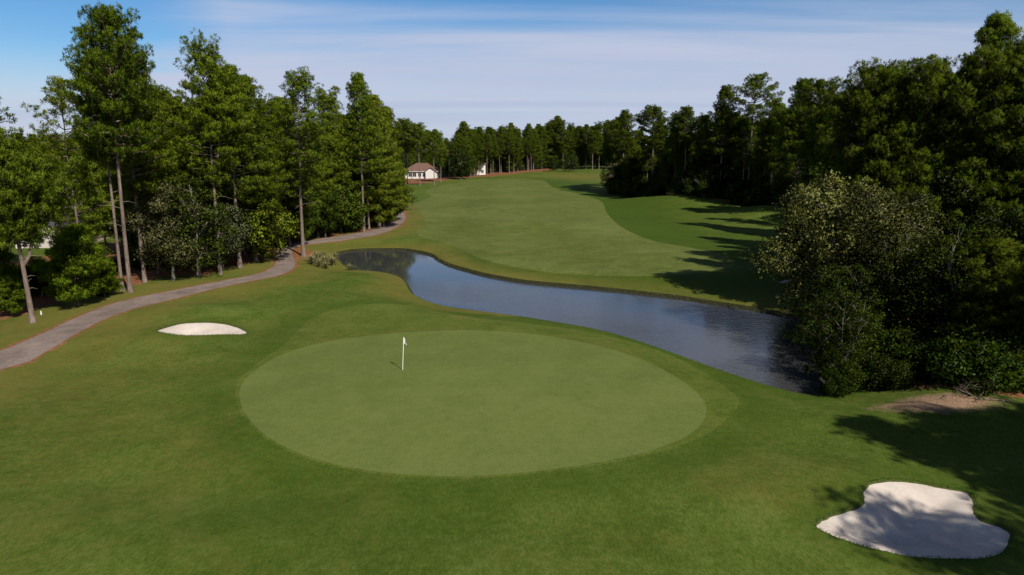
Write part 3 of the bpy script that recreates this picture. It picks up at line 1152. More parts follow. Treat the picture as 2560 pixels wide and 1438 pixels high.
# beyond the houses on the left
u = -60
while u < 360:
    yy = random.uniform(150, 250)
    vt = np.interp(u, sil_l[:, 0], sil_l[:, 1]) if u < 210 else 335
    by_depth(random.choice(keys), u, yy, min(vt, 345) + random.uniform(-12, 18), 'distant pine behind the houses beyond the left wood', group='pines behind the left houses')
    u += random.uniform(9, 17)
for u, yy, vt in ((-20, 84, 420), (158, 93, 440), (238, 95, 400), (20, 125, 385), (140, 128, 380), (205, 135, 370), (-30, 100, 360), (345, 97, 330), (90, 132, 370)):
    by_depth(random.choice(['tallF', 'low', 'tallD', 'young2']), u, yy, vt, 'mid-sized pine standing among the left houses', group='pines among the left houses')

# ------------------------------------------------------------------ far tree line
sil_f = np.array([(985, 300), (1020, 290), (1060, 304), (1090, 325), (1112, 333), (1140, 322), (1160, 300), (1180, 318), (1205, 316), (1240, 323), (1275, 305), (1310, 308), (1345, 301), (1395, 291), (1440, 314), (1480, 308), (1520, 302), (1560, 290)])
fe = np.array([(990, 464), (1100, 451), (1240, 437), (1330, 428), (1400, 420), (1560, 416)])
for row, (dy, gap_) in enumerate(((2, 21), (14, 18), (36, 20), (80, 24))):
    u = 1000 + row * 5
    while u < 1560:
        p = G(u, np.interp(u, fe[:, 0], fe[:, 1]))
        yy = min(p[1], 420) + dy + random.uniform(-4, 4) + (row == 0) * 2
        vt = np.interp(u, sil_f[:, 0], sil_f[:, 1]) + (random.uniform(14, 46) if row == 0 else random.uniform(-2, 20))
        lab = ('pine with a bare trunk at the front of the far tree line' if row == 0 else 'pine deeper in the far tree line across the fairway')
        grp = 'front pines of the far tree line' if row == 0 else 'back pines of the far tree line'
        if row == 0 and (1350 < u < 1460 or 1026 < u < 1044 or 1066 < u < 1100) or row and yy < 332 and 990 < u < 1118:
            u += 26
            continue
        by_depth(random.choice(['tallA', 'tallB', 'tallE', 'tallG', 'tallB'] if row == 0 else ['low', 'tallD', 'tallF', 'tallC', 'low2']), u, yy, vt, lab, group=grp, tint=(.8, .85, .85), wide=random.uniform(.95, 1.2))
        u += gap_ * random.uniform(.45, 1.65)
for u, vt in ((1012, 296), (1050, 306), (1086, 326)):
    by_base('tallE', u, 463, vt, 'pine trunk standing before the white house with the brown roof', group='pines before the far white house')
by_base('tallD', 1102, 455, 328, 'full pine at the right corner of the white house with the brown roof')
by_base('tallD', 1030, 456, 305, 'full pine at the left corner of the white house with the brown roof', wide=.8)
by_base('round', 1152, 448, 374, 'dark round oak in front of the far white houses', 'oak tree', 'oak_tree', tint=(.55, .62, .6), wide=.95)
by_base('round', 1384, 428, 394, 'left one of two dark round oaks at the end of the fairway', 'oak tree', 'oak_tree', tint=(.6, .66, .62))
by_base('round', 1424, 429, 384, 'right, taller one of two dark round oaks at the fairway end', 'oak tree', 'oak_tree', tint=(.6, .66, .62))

# ------------------------------------------------------------------ right wood
fe_r = np.array([(1525, 232), (1600, 204), (1700, 184), (1800, 172), (1900, 164), (1990, 148), (2060, 108), (2110, 70), (2170, 57), (2250, 55), (2400, 53), (2560, 51), (2760, 47)])
RT = [(1535, 300, 26, 'tallG', 'first pine of the right wood, next to the far fairway end'),
      (1562, 275, 26, 'tallC', 'pine with a rounded top near the left end of the right wood'),
      (1638, 264, 27, 'tallE', 'pine standing a head above its neighbours near the left end of right wood'),
      (1695, 283, 25, 'tallG', 'lower broad pine right of the head-high pine in the right wood'),
      (1722, 266, 26, 'tallB', 'pine left of the dark dome-shaped pine in the right wood'),
      (1815, 214, 26, 'tallC', 'dark dome-topped pine left of the open round-crowned pine'),
      (1890, 184, 27, 'openTop', 'pine with an open ball-shaped crown on a bare stem against the sky'),
      (1945, 238, 24, 'tallD', 'lower pine right of the ball-crowned pine'),
      (2008, 198, 25, 'tallF', 'narrow pointed pine in the middle of the right wood'),
      (2058, 194, 25, 'tallG', 'pine beside the narrow pointed one in the middle of right wood'),
      (2170, 154, 26, 'tallE', 'big rounded pine with a reddish trunk right of the pointed pines'),
      (2225, 175, 25, 'tallB', 'pine on the right flank of the big rounded pine'),
      (2335, 144, 26, 'tallG', 'full dark pine between the big rounded pine and the right edge'),
      (2480, 122, 26, 'tallA', 'towering dark pine near the right edge'),
      (2575, 100, 26, 'tallC', 'towering pine cut by the right edge of the view')]
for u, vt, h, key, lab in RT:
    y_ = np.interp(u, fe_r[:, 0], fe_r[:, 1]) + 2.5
    by_depth(key, u, y_, vt, lab, tint=SHADE_TINT, rot=u * .37, wide=.85 if u > 2050 else 1.0)

sil_r = np.array([(1525, 310), (1600, 300), (1700, 300), (1760, 275), (1830, 245), (1880, 280), (1950, 250), (2030, 235), (2120, 235), (2200, 190), (2300, 190), (2400, 170), (2500, 120), (2560, 110), (2760, 60)])
for row, (dy, gap_, lab, grp) in enumerate(((3, 44, 'dark pine along the fairway edge of the right wood', 'edge pines of the right wood'),
                                            (13, 44, 'dark pine inside the right wood, behind its edge', 'inner pines of the right wood'),
                                            (27, 50, 'dark pine inside the right wood, behind its edge', 'inner pines of the right wood'),
                                            (45, 60, 'dark pine inside the right wood, behind its edge', 'inner pines of the right wood'))):
    u = 1535 + row * 13
    while u < 2720:
        yy = np.interp(u, fe_r[:, 0], fe_r[:, 1]) + dy + random.uniform(-2, 2)
        vt = np.interp(u, sil_r[:, 0], sil_r[:, 1]) + random.uniform(0, 42)
        by_depth(random.choice(keys_r), u, yy, vt, lab, group=grp, tint=SHADE_TINT, wide=.8 if u > 2050 else 1.0)
        u += gap_ * random.uniform(.8, 1.25)

# broad-leaved trees at the pond's right end
for u, yy, vt, key, lab, tint in (  # leaf tints carry sun on the first tree, wood shade on the others
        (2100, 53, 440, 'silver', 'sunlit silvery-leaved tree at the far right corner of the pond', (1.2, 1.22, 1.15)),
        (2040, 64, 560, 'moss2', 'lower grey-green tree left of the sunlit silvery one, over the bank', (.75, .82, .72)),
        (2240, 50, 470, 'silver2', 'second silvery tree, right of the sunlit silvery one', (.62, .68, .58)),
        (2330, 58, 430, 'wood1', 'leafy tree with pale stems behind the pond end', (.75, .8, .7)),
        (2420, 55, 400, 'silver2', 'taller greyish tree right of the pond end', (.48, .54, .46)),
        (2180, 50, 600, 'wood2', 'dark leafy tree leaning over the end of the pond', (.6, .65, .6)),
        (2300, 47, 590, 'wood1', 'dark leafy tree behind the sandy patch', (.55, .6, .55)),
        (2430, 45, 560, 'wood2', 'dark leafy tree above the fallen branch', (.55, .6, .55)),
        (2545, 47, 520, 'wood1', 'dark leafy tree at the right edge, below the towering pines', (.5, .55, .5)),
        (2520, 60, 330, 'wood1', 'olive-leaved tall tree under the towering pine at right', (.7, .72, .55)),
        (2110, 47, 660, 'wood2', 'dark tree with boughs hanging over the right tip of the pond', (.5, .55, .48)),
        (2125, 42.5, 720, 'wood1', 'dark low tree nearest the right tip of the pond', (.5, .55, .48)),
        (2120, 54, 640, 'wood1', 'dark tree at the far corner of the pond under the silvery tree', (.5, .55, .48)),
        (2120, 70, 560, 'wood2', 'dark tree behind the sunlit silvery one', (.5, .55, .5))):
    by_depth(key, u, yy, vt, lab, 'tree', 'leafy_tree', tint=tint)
place('low2', 37.8, 64.5, 20, 'pine_tree', 'dark pine inside the right wood, behind its edge', 'pine tree', group='inner pines of the right wood', tint=SHADE_TINT)
place('tallF', 40.5, 60.0, 25, 'pine_tree', 'dark pine inside the right wood, behind its edge', 'pine tree', group='inner pines of the right wood', tint=SHADE_TINT, wide=.9)
for u, vb, h in ((2085, 990, 1.5), (2112, 980, 2.0), (2150, 975, 1.6), (2190, 972, 2.2), (2240, 972, 1.8), (2095, 962, 2.2)):  # shrubs added with dark leaf colour in place of shade round the pond tip
    p = G(u, vb)
    place('shrub1', p[0], p[1], h, 'shrub', 'added dark-tinted shrub standing in for shade at the right end of the pond', 'shrub', 'shrubs at the right end of the pond', tint=(.5, .56, .46))
by_depth('young2', 2500, 43, 600, 'young pine with drooping soft boughs at the right edge', tint=(.75, .8, .75), wide=1.2)
# pines standing right of the view, they throw the shade in front
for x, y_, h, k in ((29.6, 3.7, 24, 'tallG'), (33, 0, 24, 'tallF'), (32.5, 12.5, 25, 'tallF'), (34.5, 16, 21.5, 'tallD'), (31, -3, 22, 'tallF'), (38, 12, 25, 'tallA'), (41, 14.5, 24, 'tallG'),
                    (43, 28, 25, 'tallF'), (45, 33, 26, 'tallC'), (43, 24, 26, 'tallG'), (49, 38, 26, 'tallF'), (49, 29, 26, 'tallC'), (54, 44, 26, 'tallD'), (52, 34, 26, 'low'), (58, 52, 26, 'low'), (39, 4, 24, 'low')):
    place(k, x, y_, h, 'pine_tree', 'pine beyond the right edge that shades the front bunker', 'pine tree', group='pines right of the view', tint=SHADE_TINT, rot=41.32 if x == 29.6 else x * 1.3 + y_)

# broad-leaved understorey inside both woods
for i in range(22):
    u = 360 + i * 28 + random.uniform(-8, 8)
    yy = np.interp(u, fd_l[:, 0], fd_l[:, 1]) + random.uniform(3, 16)
    if u < 560:
        yy += 8
    x = xat(u, yy)
    place(random.choice(['wood1', 'wood2', 'oakB', 'oakB2']), x, yy, random.uniform(7, 12), 'leafy_tree', 'leafy understorey tree inside the left wood', 'tree', 'understorey trees of the left wood', tint=(.9, .95, .85))
for i in range(34):  # low tint puts shade under the right wood into the leaves
    u = 1530 + i * 19 + random.uniform(-8, 8)
    yy = np.interp(u, fe_r[:, 0], fe_r[:, 1]) + random.uniform(1, 12)
    x = xat(u, yy)
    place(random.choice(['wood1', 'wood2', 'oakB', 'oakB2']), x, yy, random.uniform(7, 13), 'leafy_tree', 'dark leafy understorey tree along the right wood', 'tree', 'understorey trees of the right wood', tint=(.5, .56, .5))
for i in range(30):
    u = 1000 + i * 18 + random.uniform(-8, 8)
    p = G(u, np.interp(u, fe[:, 0], fe[:, 1]))
    yy = min(p[1], 420) + random.uniform(12, 60)
    if u < 1120:
        yy += 45
    place(random.choice(['wood1', 'wood2', 'round']), xat(u, yy), yy, random.uniform(8, 13), 'leafy_tree', 'leafy understorey tree in the far tree line', 'tree', 'understorey trees of the far tree line', tint=(.75, .8, .75), wide=1.35)

# ------------------------------------------------------------------ shrubs
sl = ('green shrub in the thicket behind the path bend', 'shrubs of the left thicket')
for i in range(32):
    u = 735 + i * 7.7
    vb = np.interp(u, [735, 800, 870, 930, 975], [596, 588, 578, 562, 535]) - random.uniform(2, 14)
    p = G(u, vb)
    place(random.choice(['shrub1', 'shrub2', 'shrub3']), p[0], p[1], random.uniform(3.0, 6.5), 'shrub', sl[0], 'shrub', sl[1], tint=(1.25, 1.2, 1))
for i in range(26):
    u = random.uniform(20, 690)
    vb = np.interp(u, [0, 100, 200, 300, 430, 560, 690], [770, 735, 715, 690, 665, 650, 615]) - random.uniform(0, 26)
    p = G(u, vb)
    place(random.choice(['shrub1', 'shrub2', 'shrub3']), p[0], p[1], random.uniform(1.2, 3.2), 'shrub', 'low shrub on the floor of the left wood', 'shrub', 'shrubs in the left wood', tint=(.8, .88, .8))
for i in range(44):  # shade at the wood's foot tinted into the shrub leaves
    u = random.uniform(1530, 2060)
    yy = np.interp(u, fe_r[:, 0], fe_r[:, 1]) + random.uniform(-3, 3)
    x = ray(u, 500)[0] * yy / ray(u, 500)[1]
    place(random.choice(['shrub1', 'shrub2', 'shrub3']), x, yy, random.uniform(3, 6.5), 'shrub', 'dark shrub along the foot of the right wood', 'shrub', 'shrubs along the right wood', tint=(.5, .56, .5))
for i in range(36):  # tree shade over these shrubs is tinted into their leaves
    u = random.uniform(2030, 2620)
    vb = np.interp(u, [2030, 2100, 2150, 2300, 2620], [760, 830, 925, 955, 985]) - random.uniform(0, 60)
    p = G(u, vb)
    if sdist(WATER, np.array([p]))[0] < .6:
        continue
    place(random.choice(['shrub1', 'shrub2', 'shrub3']), p[0], p[1], random.uniform(1.2, 3.4), 'shrub', 'added dark-tinted shrub standing in for shade at the right end of the pond', 'shrub', 'shrubs at the right end of the pond', tint=(.55, .62, .5))
by_base('shrub2', 253, 738, 712, 'small rounded bright shrub at the foot of the tall pair of pines', 'shrub', 'shrub')


# ------------------------------------------------------------------ boxes, houses
class MB:
    def __init__(s):
        s.v, s.f = [], []

    def box(s, x0, x1, y0, y1, z0, z1):
        b = len(s.v)
        s.v += [(x0, y0, z0), (x1, y0, z0), (x1, y1, z0), (x0, y1, z0), (x0, y0, z1), (x1, y0, z1), (x1, y1, z1), (x0, y1, z1)]
        s.f += [tuple(b + i for i in q) for q in ((0, 3, 2, 1), (4, 5, 6, 7), (0, 1, 5, 4), (1, 2, 6, 5), (2, 3, 7, 6), (3, 0, 4, 7))]
        return s

    def poly(s, vs, fs):
        b = len(s.v)
        s.v += vs
        s.f += [tuple(b + i for i in q) for q in fs]
        return s

    def build(s, name, mat, parent=None):
        me = bpy.data.meshes.new(name)
        me.from_pydata([tuple(map(float, q)) for q in s.v], [], s.f)
        me.update()
        me.materials.append(mat)
        return link(name, me, parent)


def hip(mb, x0, x1, y0, y1, z, rise, ov=.5, gable=False):
    x0, x1, y0, y1 = x0 - ov, x1 + ov, y0 - ov, y1 + ov
    ym = (y0 + y1) / 2
    ins = 0 if gable else min((y1 - y0) / 2, (x1 - x0) / 2 - .3)
    mb.poly([(x0, y0, z), (x1, y0, z), (x1, y1, z), (x0, y1, z), (x0 + ins, ym, z + rise), (x1 - ins, ym, z + rise),
             (x0, y0, z - .12), (x1, y0, z - .12), (x1, y1, z - .12), (x0, y1, z - .12)],
            [(0, 1, 5, 4), (2, 3, 4, 5), (1, 2, 5), (3, 0, 4), (6, 9, 8, 7), (0, 6, 7, 1), (1, 7, 8, 2), (2, 8, 9, 3), (3, 9, 6, 0)])


def gable_front(mb, x0, x1, y0, y1, z, rise, ov=.4):
    x0, x1, y0 = x0 - ov, x1 + ov, y0 - ov
    xm = (x0 + x1) / 2
    mb.poly([(x0, y0, z), (xm, y0, z + rise), (x1, y0, z), (x0, y1, z), (xm, y1, z + rise), (x1, y1, z),
             (x0, y0, z - .15), (xm, y0, z + rise - .15), (x1, y0, z - .15), (x0, y1, z - .15), (xm, y1, z + rise - .15), (x1, y1, z - .15)],
            [(0, 1, 4, 3), (1, 2, 5, 4), (6, 9, 10, 7), (7, 10, 11, 8), (0, 6, 7, 1), (1, 7, 8, 2), (0, 3, 9, 6), (2, 8, 11, 5), (3, 4, 10, 9), (4, 5, 11, 10)])


def house(name, x, y, rz, w, d, wall_h, rise, wall, roof, label, wins, gable=None, chimney=None, garage=None):
    root = bpy.data.objects.new(name, None)
    COL.objects.link(root)
    root.location = (x, y, hz(x, y) - .1)
    root.rotation_euler = (0, 0, rz)
    tag(root, label, 'house')
    MB().box(-w / 2, w / 2, 0, d, 0, wall_h - .05).build('wall', M[wall], root)
    mb = MB()
    hip(mb, -w / 2, w / 2, 0, d, wall_h + .1, rise)
    ro = mb.build('roof', M[roof], root)
    if chimney:
        MB().box(chimney - .45, chimney + .45, d * .55, d * .55 + .8, wall_h + rise * .5, wall_h + rise + .7).build('chimney', M['brick'], ro)
    fb = MB()
    for (xa, xb, ya, yb) in ((-w / 2 - .55, w / 2 + .55, -.58, -.53), (-w / 2 - .55, w / 2 + .55, d + .53, d + .58), (-w / 2 - .58, -w / 2 - .553, -.53, d + .53), (w / 2 + .553, w / 2 + .58, -.53, d + .53)):
        fb.box(xa, xb, ya, yb, wall_h - .15, wall_h + .08)
    fb.build('fascia', M['white'], root)
    if gable:
        gx, gw, gd, gwall = gable
        g_ = MB().box(gx - gw / 2, gx + gw / 2, -gd, -.003, 0, wall_h)
        g_.poly([(gx - gw / 2, -gd, wall_h), (gx + gw / 2, -gd, wall_h), (gx, -gd, wall_h + gw * .33)], [(0, 1, 2)])
        g_.build('gable_wall', M[gwall], root)
        g2 = MB()
        gable_front(g2, gx - gw / 2, gx + gw / 2, -gd, d * .4, wall_h + .12, gw * .38)
        g2.build('gable_roof', M[roof], root)
    for (wx, wz0, ww, wh, yo) in wins:
        fr = MB()
        a_ = .09
        fr.box(wx - ww / 2 - a_, wx + ww / 2 + a_, -.08 + yo, -.004 + yo, wz0 - a_, wz0)
        fr.box(wx - ww / 2 - a_, wx + ww / 2 + a_, -.08 + yo, -.004 + yo, wz0 + wh, wz0 + wh + a_)
        fr.box(wx - ww / 2 - a_, wx - ww / 2, -.08 + yo, -.004 + yo, wz0, wz0 + wh)
        fr.box(wx + ww / 2, wx + ww / 2 + a_, -.08 + yo, -.004 + yo, wz0, wz0 + wh)
        fr.box(wx - .03, wx + .03, -.07 + yo, -.004 + yo, wz0, wz0 + wh)
        f_ = fr.build('window', M['white'], root)
        MB().box(wx - ww / 2, wx + ww / 2, -.035 + yo, -.006 + yo, wz0, wz0 + wh).build('pane', M['glass'], f_)
    if garage:
        gx, gw, yo = garage
        gm = MB()
        for k in range(4):
            gm.box(gx - gw / 2, gx + gw / 2, -.05 + yo, -.004 + yo, .05 + k * .56, .58 + k * .56)
        gm.build('garage_door', M['white'], root)
    return root


house('house', xat(60, 103), 103, .18, 16, 9, 2.9, 3.8, 'brick', 'shingle_dark', 'pale brick house with a dark roof behind the forked pine at left',
      [(-6, .9, 1.4, 1.5, 0), (-3.2, .9, 1.4, 1.5, 0), (6, .9, 1.4, 1.5, 0), (1.9, .9, 2.2, 1.7, -2.5)], gable=(1.9, 5.5, 2.5, 'brick'), chimney=4)
house('house', xat(235, 119), 119, -.1, 17, 11, 3.0, 5.0, 'cream', 'shingle_grey', 'cream house with a big grey-brown roof behind the thin sparse pine',
      [(-5, .9, 1.3, 1.5, 0), (-1, .9, 1.3, 1.5, 0), (3, .9, 1.3, 1.5, 0), (6, .9, 1.3, 1.5, 0)], chimney=-4)
house('house', xat(315, 160), 160, .1, 15, 10, 5.2, 3.0, 'cream', 'shingle_tan', 'house with an orange-tan roof seen between the tall pair of pines',
      [(-4, 3.2, 1.2, 1.4, 0), (0, 3.2, 1.2, 1.4, 0), (4, 3.2, 1.2, 1.4, 0)])
pd = G(1060, 447)
house('house', xat(1052, pd[1] + 3), pd[1] + 3, -.05, 15, 10, 3.3, 3.6, 'white', 'shingle_brown', 'white house with a brown roof behind the far tree line',
      [(-4.6, .9, 1.6, 1.7, 0), (-2.6, .9, 1.6, 1.7, 0), (-.2, .9, 1.4, 1.7, 0), (2, .9, 1.4, 1.7, 0)], gable=(5, 4.5, 1.5, 'white'))
pd = G(1185, 440)
house('house', xat(1190, pd[1] + 12), pd[1] + 12, .1, 10, 9, 5.6, 3.4, 'white', 'shingle_brown', 'taller white gabled house right of the dark round oak',
      [(-3, 1, 1.2, 1.6, 0), (-3, 3.6, 1.2, 1.4, 0), (3.4, 1, 1.2, 1.6, 0)], gable=(0.4, 4.6, 1.5, 'white'))

# ------------------------------------------------------------------ flagstick, posts, clumps, fallen branch
fp = G(1006.5, 924.5)
zf = hz(*fp)
root = bpy.data.objects.new('flagstick', None)
COL.objects.link(root)
root.location = (fp[0], fp[1], zf)
root.rotation_euler = (0, R(3.6), 0)
tag(root, 'white golf flagstick with a limp white flag on the putting green', 'flagstick')
tb = Tubes()
tb.add([(0, 0, -.15), (0, 0, 1.1), (0, 0, 2.12), (0, 0, 2.16)], [.024, .024, .022, .005], 10)
tb.mesh('pole', M['pole'])
link('pole', bpy.data.meshes['pole'], root)
fv, ff = [], []
nu, nv = 14, 10
for th_ in (0, 1):
    for i in range(nu + 1):
        a_ = i / nu
        for j in range(nv + 1):
            b_ = j / nv
            # limp cloth: fly edge falls down and folds
            x_ = .02 + .20 * a_ * (.35 + .65 * b_) + .015 * math.sin(a_ * 9)
            y_ = .05 * math.sin(a_ * 11 + b_ * 2) * a_ + (.006 if th_ else -.006)
            z_ = 2.10 - .36 * b_ - .16 * a_ ** 1.3 * (1 - .3 * b_)
            fv.append((x_, y_, z_))
n1 = (nu + 1) * (nv + 1)
for i in range(nu):
    for j in range(nv):
        q = [i * (nv + 1) + j, (i + 1) * (nv + 1) + j, (i + 1) * (nv + 1) + j + 1, i * (nv + 1) + j + 1]
        ff.append(tuple(q))
        ff.append(tuple(n1 + k for k in reversed(q)))
ring = [(i, 0) for i in range(nu)] + [(nu, j) for j in range(nv)] + [(i, nv) for i in range(nu, 0, -1)] + [(0, j) for j in range(nv, 0, -1)]
for k in range(len(ring)):
    i0 = ring[k][0] * (nv + 1) + ring[k][1]
    q_ = ring[(k + 1) % len(ring)]
    i1 = q_[0] * (nv + 1) + q_[1]
    ff.append((i0, n1 + i0, n1 + i1, i1))
me = mesh_arrays('flag', np.array(fv), np.array(ff), M['flag'], True)
link('flag', me, root)
tb = Tubes()
tb.add([(0, 0, -.012), (0, 0, .006)], [.054, .054], 16)
tb.add([(0, 0, .006), (0, 0, -.012)], [.047, .047], 16)
link('cup_rim', tb.mesh('cup_rim', M['hole']), root)


def marker(u, v, h, label):
    p_ = G(u, v)
    r_ = bpy.data.objects.new('marker_post', None)
    COL.objects.link(r_)
    r_.location = (p_[0], p_[1], hz(*p_))
    tag(r_, label, 'marker post')
    t_ = Tubes()
    t_.add([(0, 0, -.1), (0, 0, h * .93), (0, 0, h), (0, 0, h + .004)], [.055, .055, .04, .001], 10)
    link('post', t_.mesh('post', M['white']), r_)
    t_ = Tubes()
    t_.add([(0, 0, h * .70), (0, 0, h * .78)], [.060, .060], 10)
    link('band', t_.mesh('band', M['cream']), r_)


marker(103, 787, .34, 'short white marker post in the grass right of the forked pine')


def blades(name, C, rs, hgt, wid, spread, mat, n):
    v, f = [], []
    for c_ in C:
        for _ in range(n):
            az = rs.uniform(0, 6.28)
            tl = abs(rs.normal(0, spread))
            L = hgt * rs.uniform(.6, 1.15)
            d = np.array([math.cos(az), math.sin(az), 0])
            s_ = np.array([-d[1], d[0], 0]) * wid
            b0 = c_ + d * rs.uniform(0, .12 * hgt)
            m_ = b0 + d * L * tl * .45 + np.array([0, 0, L * .62])
            e_ = b0 + d * L * tl * 1.25 + np.array([0, 0, L * (.95 - .45 * tl)])
            b = len(v)
            v += [b0 - s_, b0 + s_, m_ + s_ * .8, m_ - s_ * .8, e_, e_]
            f += [(b, b + 1, b + 2, b + 3), (b + 3, b + 2, b + 4, b + 5)]
    return mesh_arrays(name, np.array(v), np.array(f), mat)


rs = np.random.RandomState(5)
tuft_me = [blades('grass_clump', [np.zeros(3)] , np.random.RandomState(s_), 1.25, .02, .42, M['tuft'], 190) for s_ in (1, 2, 3)]
for i, (u, v_) in enumerate(((783, 662), (797, 653), (800, 668), (812, 660), (826, 655), (832, 664), (815, 672), (790, 646), (808, 645), (838, 652), (777, 655))):
    p_ = G(u, v_)
    o = link('ornamental_grass', tuft_me[i % 3])
    o.location = (p_[0], p_[1], hz(*p_) - .03)
    o.rotation_euler = (0, 0, rs.uniform(0, 6))
    k = rs.uniform(.8, 1.25)
    o.scale = (k * 1.15, k * 1.15, k)
    tag(o, 'tan clump of ornamental grass at the left tip of the pond', 'grass clump', 'ornamental grass clumps by the pond')
p_ = G(876, 676)
o = link('ornamental_grass', tuft_me[1])
o.location = (p_[0], p_[1], hz(*p_) - .03)
o.scale = (.8, .8, .8)
tag(o, 'single grass clump standing apart at the water edge', 'grass clump')

# longer grass bristling round the bunker lips and the pond edge
C = []
for bk in BUNKS[:2]:
    q = resample(bk, .07)
    for c_ in q:
        for _ in range(2):
            C.append(c_ + rs.normal(0, .05, 2))
C = np.array(C)
C = np.column_stack([C, h0(C) - .01])
o = link('lip_grass', blades('lip_grass', list(C), rs, .075, .007, .6, M['lipgrass'], 4))
tag(o, 'longer grass fringing the bunker lips', 'grass', kind='stuff')
C = []
for c_ in resample(WATER, .16):
    C.append(c_ + rs.normal(0, .12, 2))
C = np.array(C)
dd = sdist(WATER, C)
C = C[dd > .05]
C = np.column_stack([C, h0(C) - .02])
o = link('bank_grass', blades('bank_grass', list(C), rs, .24, .016, .5, M['lipgrass'], 5))
tag(o, 'rough grass hanging over the pond bank', 'grass', kind='stuff')

# fallen dead branch
tb = Tubes()
rs = np.random.RandomState(3)
def twig(p0, d, L, r, lev):
    pts = [p0]
    q = p0.copy()
    dd_ = d.copy()
    for k in range(4):
        dd_ = unit(dd_ + rs.normal(0, .18, 3))
        q = q + dd_ * L / 4
        q[2] = max(q[2], .03)
        pts.append(q.copy())
    tb.add(pts, [r, r * .8, r * .6, r * .4, r * .15], 5)
    if lev:
        for k in (1, 2, 3, 3):
            twig(pts[k], unit(dd_ + rs.normal(0, .75, 3) + np.array([0, 0, .25])), L * .55, r * .5, lev - 1)
twig(np.array([0., 0, .05]), unit(np.array([-.7, .1, .35])), 2.2, .06, 3)
twig(np.array([0., 0, .05]), unit(np.array([.5, .2, .6])), 1.8, .05, 2)
twig(np.array([0., 0, .05]), unit(np.array([1, -.3, .05])), 2.4, .06, 2)
p_ = G(2445, 1000)
o = link('fallen_branch', tb.mesh('fallen_branch', M['deadwood']))
o.location = (p_[0], p_[1], hz(*p_))
o.scale = (.72, .72, .62)
tag(o, 'bare grey fallen branch on the sandy ground under the right trees', 'branch')

# ------------------------------------------------------------------ sun and sky
SUN_EL = 44.0
sx_, sy_ = .56, -.83          # towards the sun, horizontally
SUN_AZ = math.atan2(sx_, sy_)  # clockwise from +Y
ld = bpy.data.lights.new('sun', 'SUN')
ld.energy = 4.8
ld.angle = R(.53)
ld.color = (1.0, .93, .82)
lo = bpy.data.objects.new('sun', ld)
COL.objects.link(lo)
dirv = Vector((sx_ * math.cos(R(SUN_EL)), sy_ * math.cos(R(SUN_EL)), math.sin(R(SUN_EL))))
lo.rotation_euler = dirv.to_track_quat('Z', 'Y').to_euler()
lo.location = (40, -60, 80)

w = bpy.data.worlds.new('World')
S.world = w
w.use_nodes = True
nt = w.node_tree
nt.nodes.clear()
out = nt.nodes.new('ShaderNodeOutputWorld')
bg = nt.nodes.new('ShaderNodeBackground')
bg.inputs['Strength'].default_value = .05
sky = nt.nodes.new('ShaderNodeTexSky')
sky.sky_type = 'NISHITA'
sky.sun_disc = False
sky.sun_elevation = R(SUN_EL)
sky.sun_rotation = SUN_AZ
sky.air_density = 1.0
sky.dust_density = .3
sky.ozone_density = 2.0
tc = nt.nodes.new('ShaderNodeTexCoord')
sep = nt.nodes.new('ShaderNodeSeparateXYZ')
nt.links.new(tc.outputs['Generated'], sep.inputs[0])


def wm(op, a, b=None):
    nd = nt.nodes.new('ShaderNodeMath')
    nd.operation = op
    for val, sock in ((a, nd.inputs[0]), (b, nd.inputs[1])):
        if val is None:
            continue
        if isinstance(val, (int, float)):
            sock.default_value = val
        else:
            nt.links.new(val, sock)
    return nd.outputs[0]


def wmr(v, a, b, c=0, d=1):
    nd = nt.nodes.new('ShaderNodeMapRange')
    nd.interpolation_type = 'SMOOTHSTEP'
    for k, x in zip(('From Min', 'From Max', 'To Min', 'To Max'), (a, b, c, d)):
        nd.inputs[k].default_value = x
    nt.links.new(v, nd.inputs['Value'])
    return nd.outputs['Result']


# thin cirrus sheet: directions mapped on a high plane, stretched along x
zc = wm('ADD', wm('MAXIMUM', sep.outputs['Z'], 0.0), .06)
cmb = nt.nodes.new('ShaderNodeCombineXYZ')
nt.links.new(wm('MULTIPLY', wm('DIVIDE', sep.outputs['X'], zc), .32), cmb.inputs[0])
nt.links.new(wm('DIVIDE', sep.outputs['Y'], zc), cmb.inputs[1])


def wn(scale, det, rough, dist_):
    nd = nt.nodes.new('ShaderNodeTexNoise')
    nd.inputs['Scale'].default_value = scale
    nd.inputs['Detail'].default_value = det
    nd.inputs['Roughness'].default_value = rough
    nd.inputs['Distortion'].default_value = dist_
    nt.links.new(cmb.outputs[0], nd.inputs['Vector'])
    return nd.outputs['Fac']


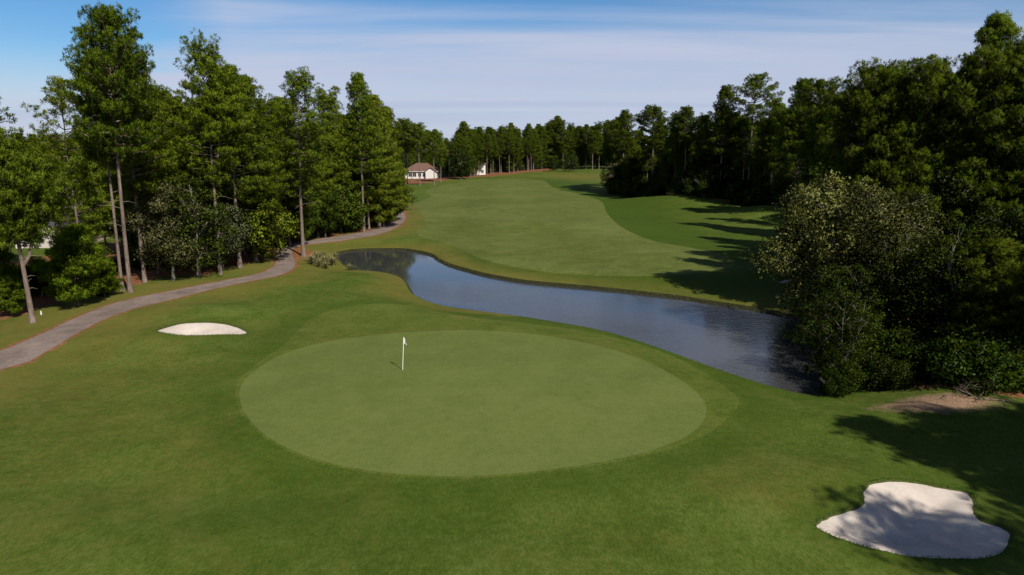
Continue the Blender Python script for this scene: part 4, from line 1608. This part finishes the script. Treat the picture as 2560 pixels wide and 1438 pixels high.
c1 = wn(.55, 5, .55, .7)
c2 = wn(1.6, 6, .6, .5)
cl = wm('ADD', wm('MULTIPLY', c1, .82), wm('MULTIPLY', c2, .18))
zl = wm('ADD', sep.outputs['Z'], wm('MULTIPLY', wm('MAXIMUM', wm('SUBTRACT', -.36, sep.outputs['X']), 0.0), .55))
zl = wm('ADD', zl, wm('MULTIPLY', wm('SUBTRACT', cl, .5), -.22))
low = wmr(zl, .205, .12)                                # low sheet of thin cloud, open to the left
low = wm('MAXIMUM', low, wmr(sep.outputs['Z'], .135, .03))
high = wm('MULTIPLY', wmr(sep.outputs['Z'], .70, .40), wm('MULTIPLY', wmr(sep.outputs['Z'], .205, .27), wmr(cl, .34, .6, .7, .97)))
cm = wm('MULTIPLY', wm('MAXIMUM', low, high), wmr(c2, .25, .7, .80, .97))
mx = nt.nodes.new('ShaderNodeMix')
mx.data_type = 'RGBA'
nt.links.new(cm, mx.inputs[0])
hs = nt.nodes.new('ShaderNodeHueSaturation')
hs.inputs['Saturation'].default_value = 1.3
nt.links.new(sky.outputs[0], hs.inputs['Color'])
gain = nt.nodes.new('ShaderNodeMix')
gain.data_type = 'RGBA'
gain.blend_type = 'MULTIPLY'
gain.inputs[0].default_value = 1.0
gm = nt.nodes.new('ShaderNodeMix')
gm.data_type = 'RGBA'
nt.links.new(wmr(sep.outputs['Z'], .25, .5), gm.inputs[0])
gm.inputs[6].default_value = (1.05, 1.3, 1.55, 1)
gm.inputs[7].default_value = (.8, .85, .95, 1)
nt.links.new(gm.outputs[2], gain.inputs[7])
nt.links.new(hs.outputs[0], gain.inputs[6])
nt.links.new(gain.outputs[2], mx.inputs[6])
cc = nt.nodes.new('ShaderNodeMix')
cc.data_type = 'RGBA'
nt.links.new(wmr(wn(.3, 2, .5, .9), .3, .72), cc.inputs[0])
cc.inputs[6].default_value = (7.0, 7.8, 10.5, 1)
cc.inputs[7].default_value = (8.6, 9.3, 11.5, 1)
nt.links.new(cc.outputs[2], mx.inputs[7])
nt.links.new(mx.outputs[2], bg.inputs['Color'])
nt.links.new(bg.outputs[0], out.inputs['Surface'])

# ------------------------------------------------------------------ render settings
S.view_settings.view_transform = 'Standard'
S.view_settings.look = 'None'
S.view_settings.exposure = .40
S.view_settings.gamma = 1.0
cy = S.cycles
cy.max_bounces = 5
cy.diffuse_bounces = 2
cy.glossy_bounces = 3
cy.transmission_bounces = 3
cy.transparent_max_bounces = 4
cy.caustics_reflective = False
cy.caustics_refractive = False
cy.use_denoising = True
cy.denoiser = 'OPENIMAGEDENOISE'
print('COUNT', COUNT, 'tris', len(T))
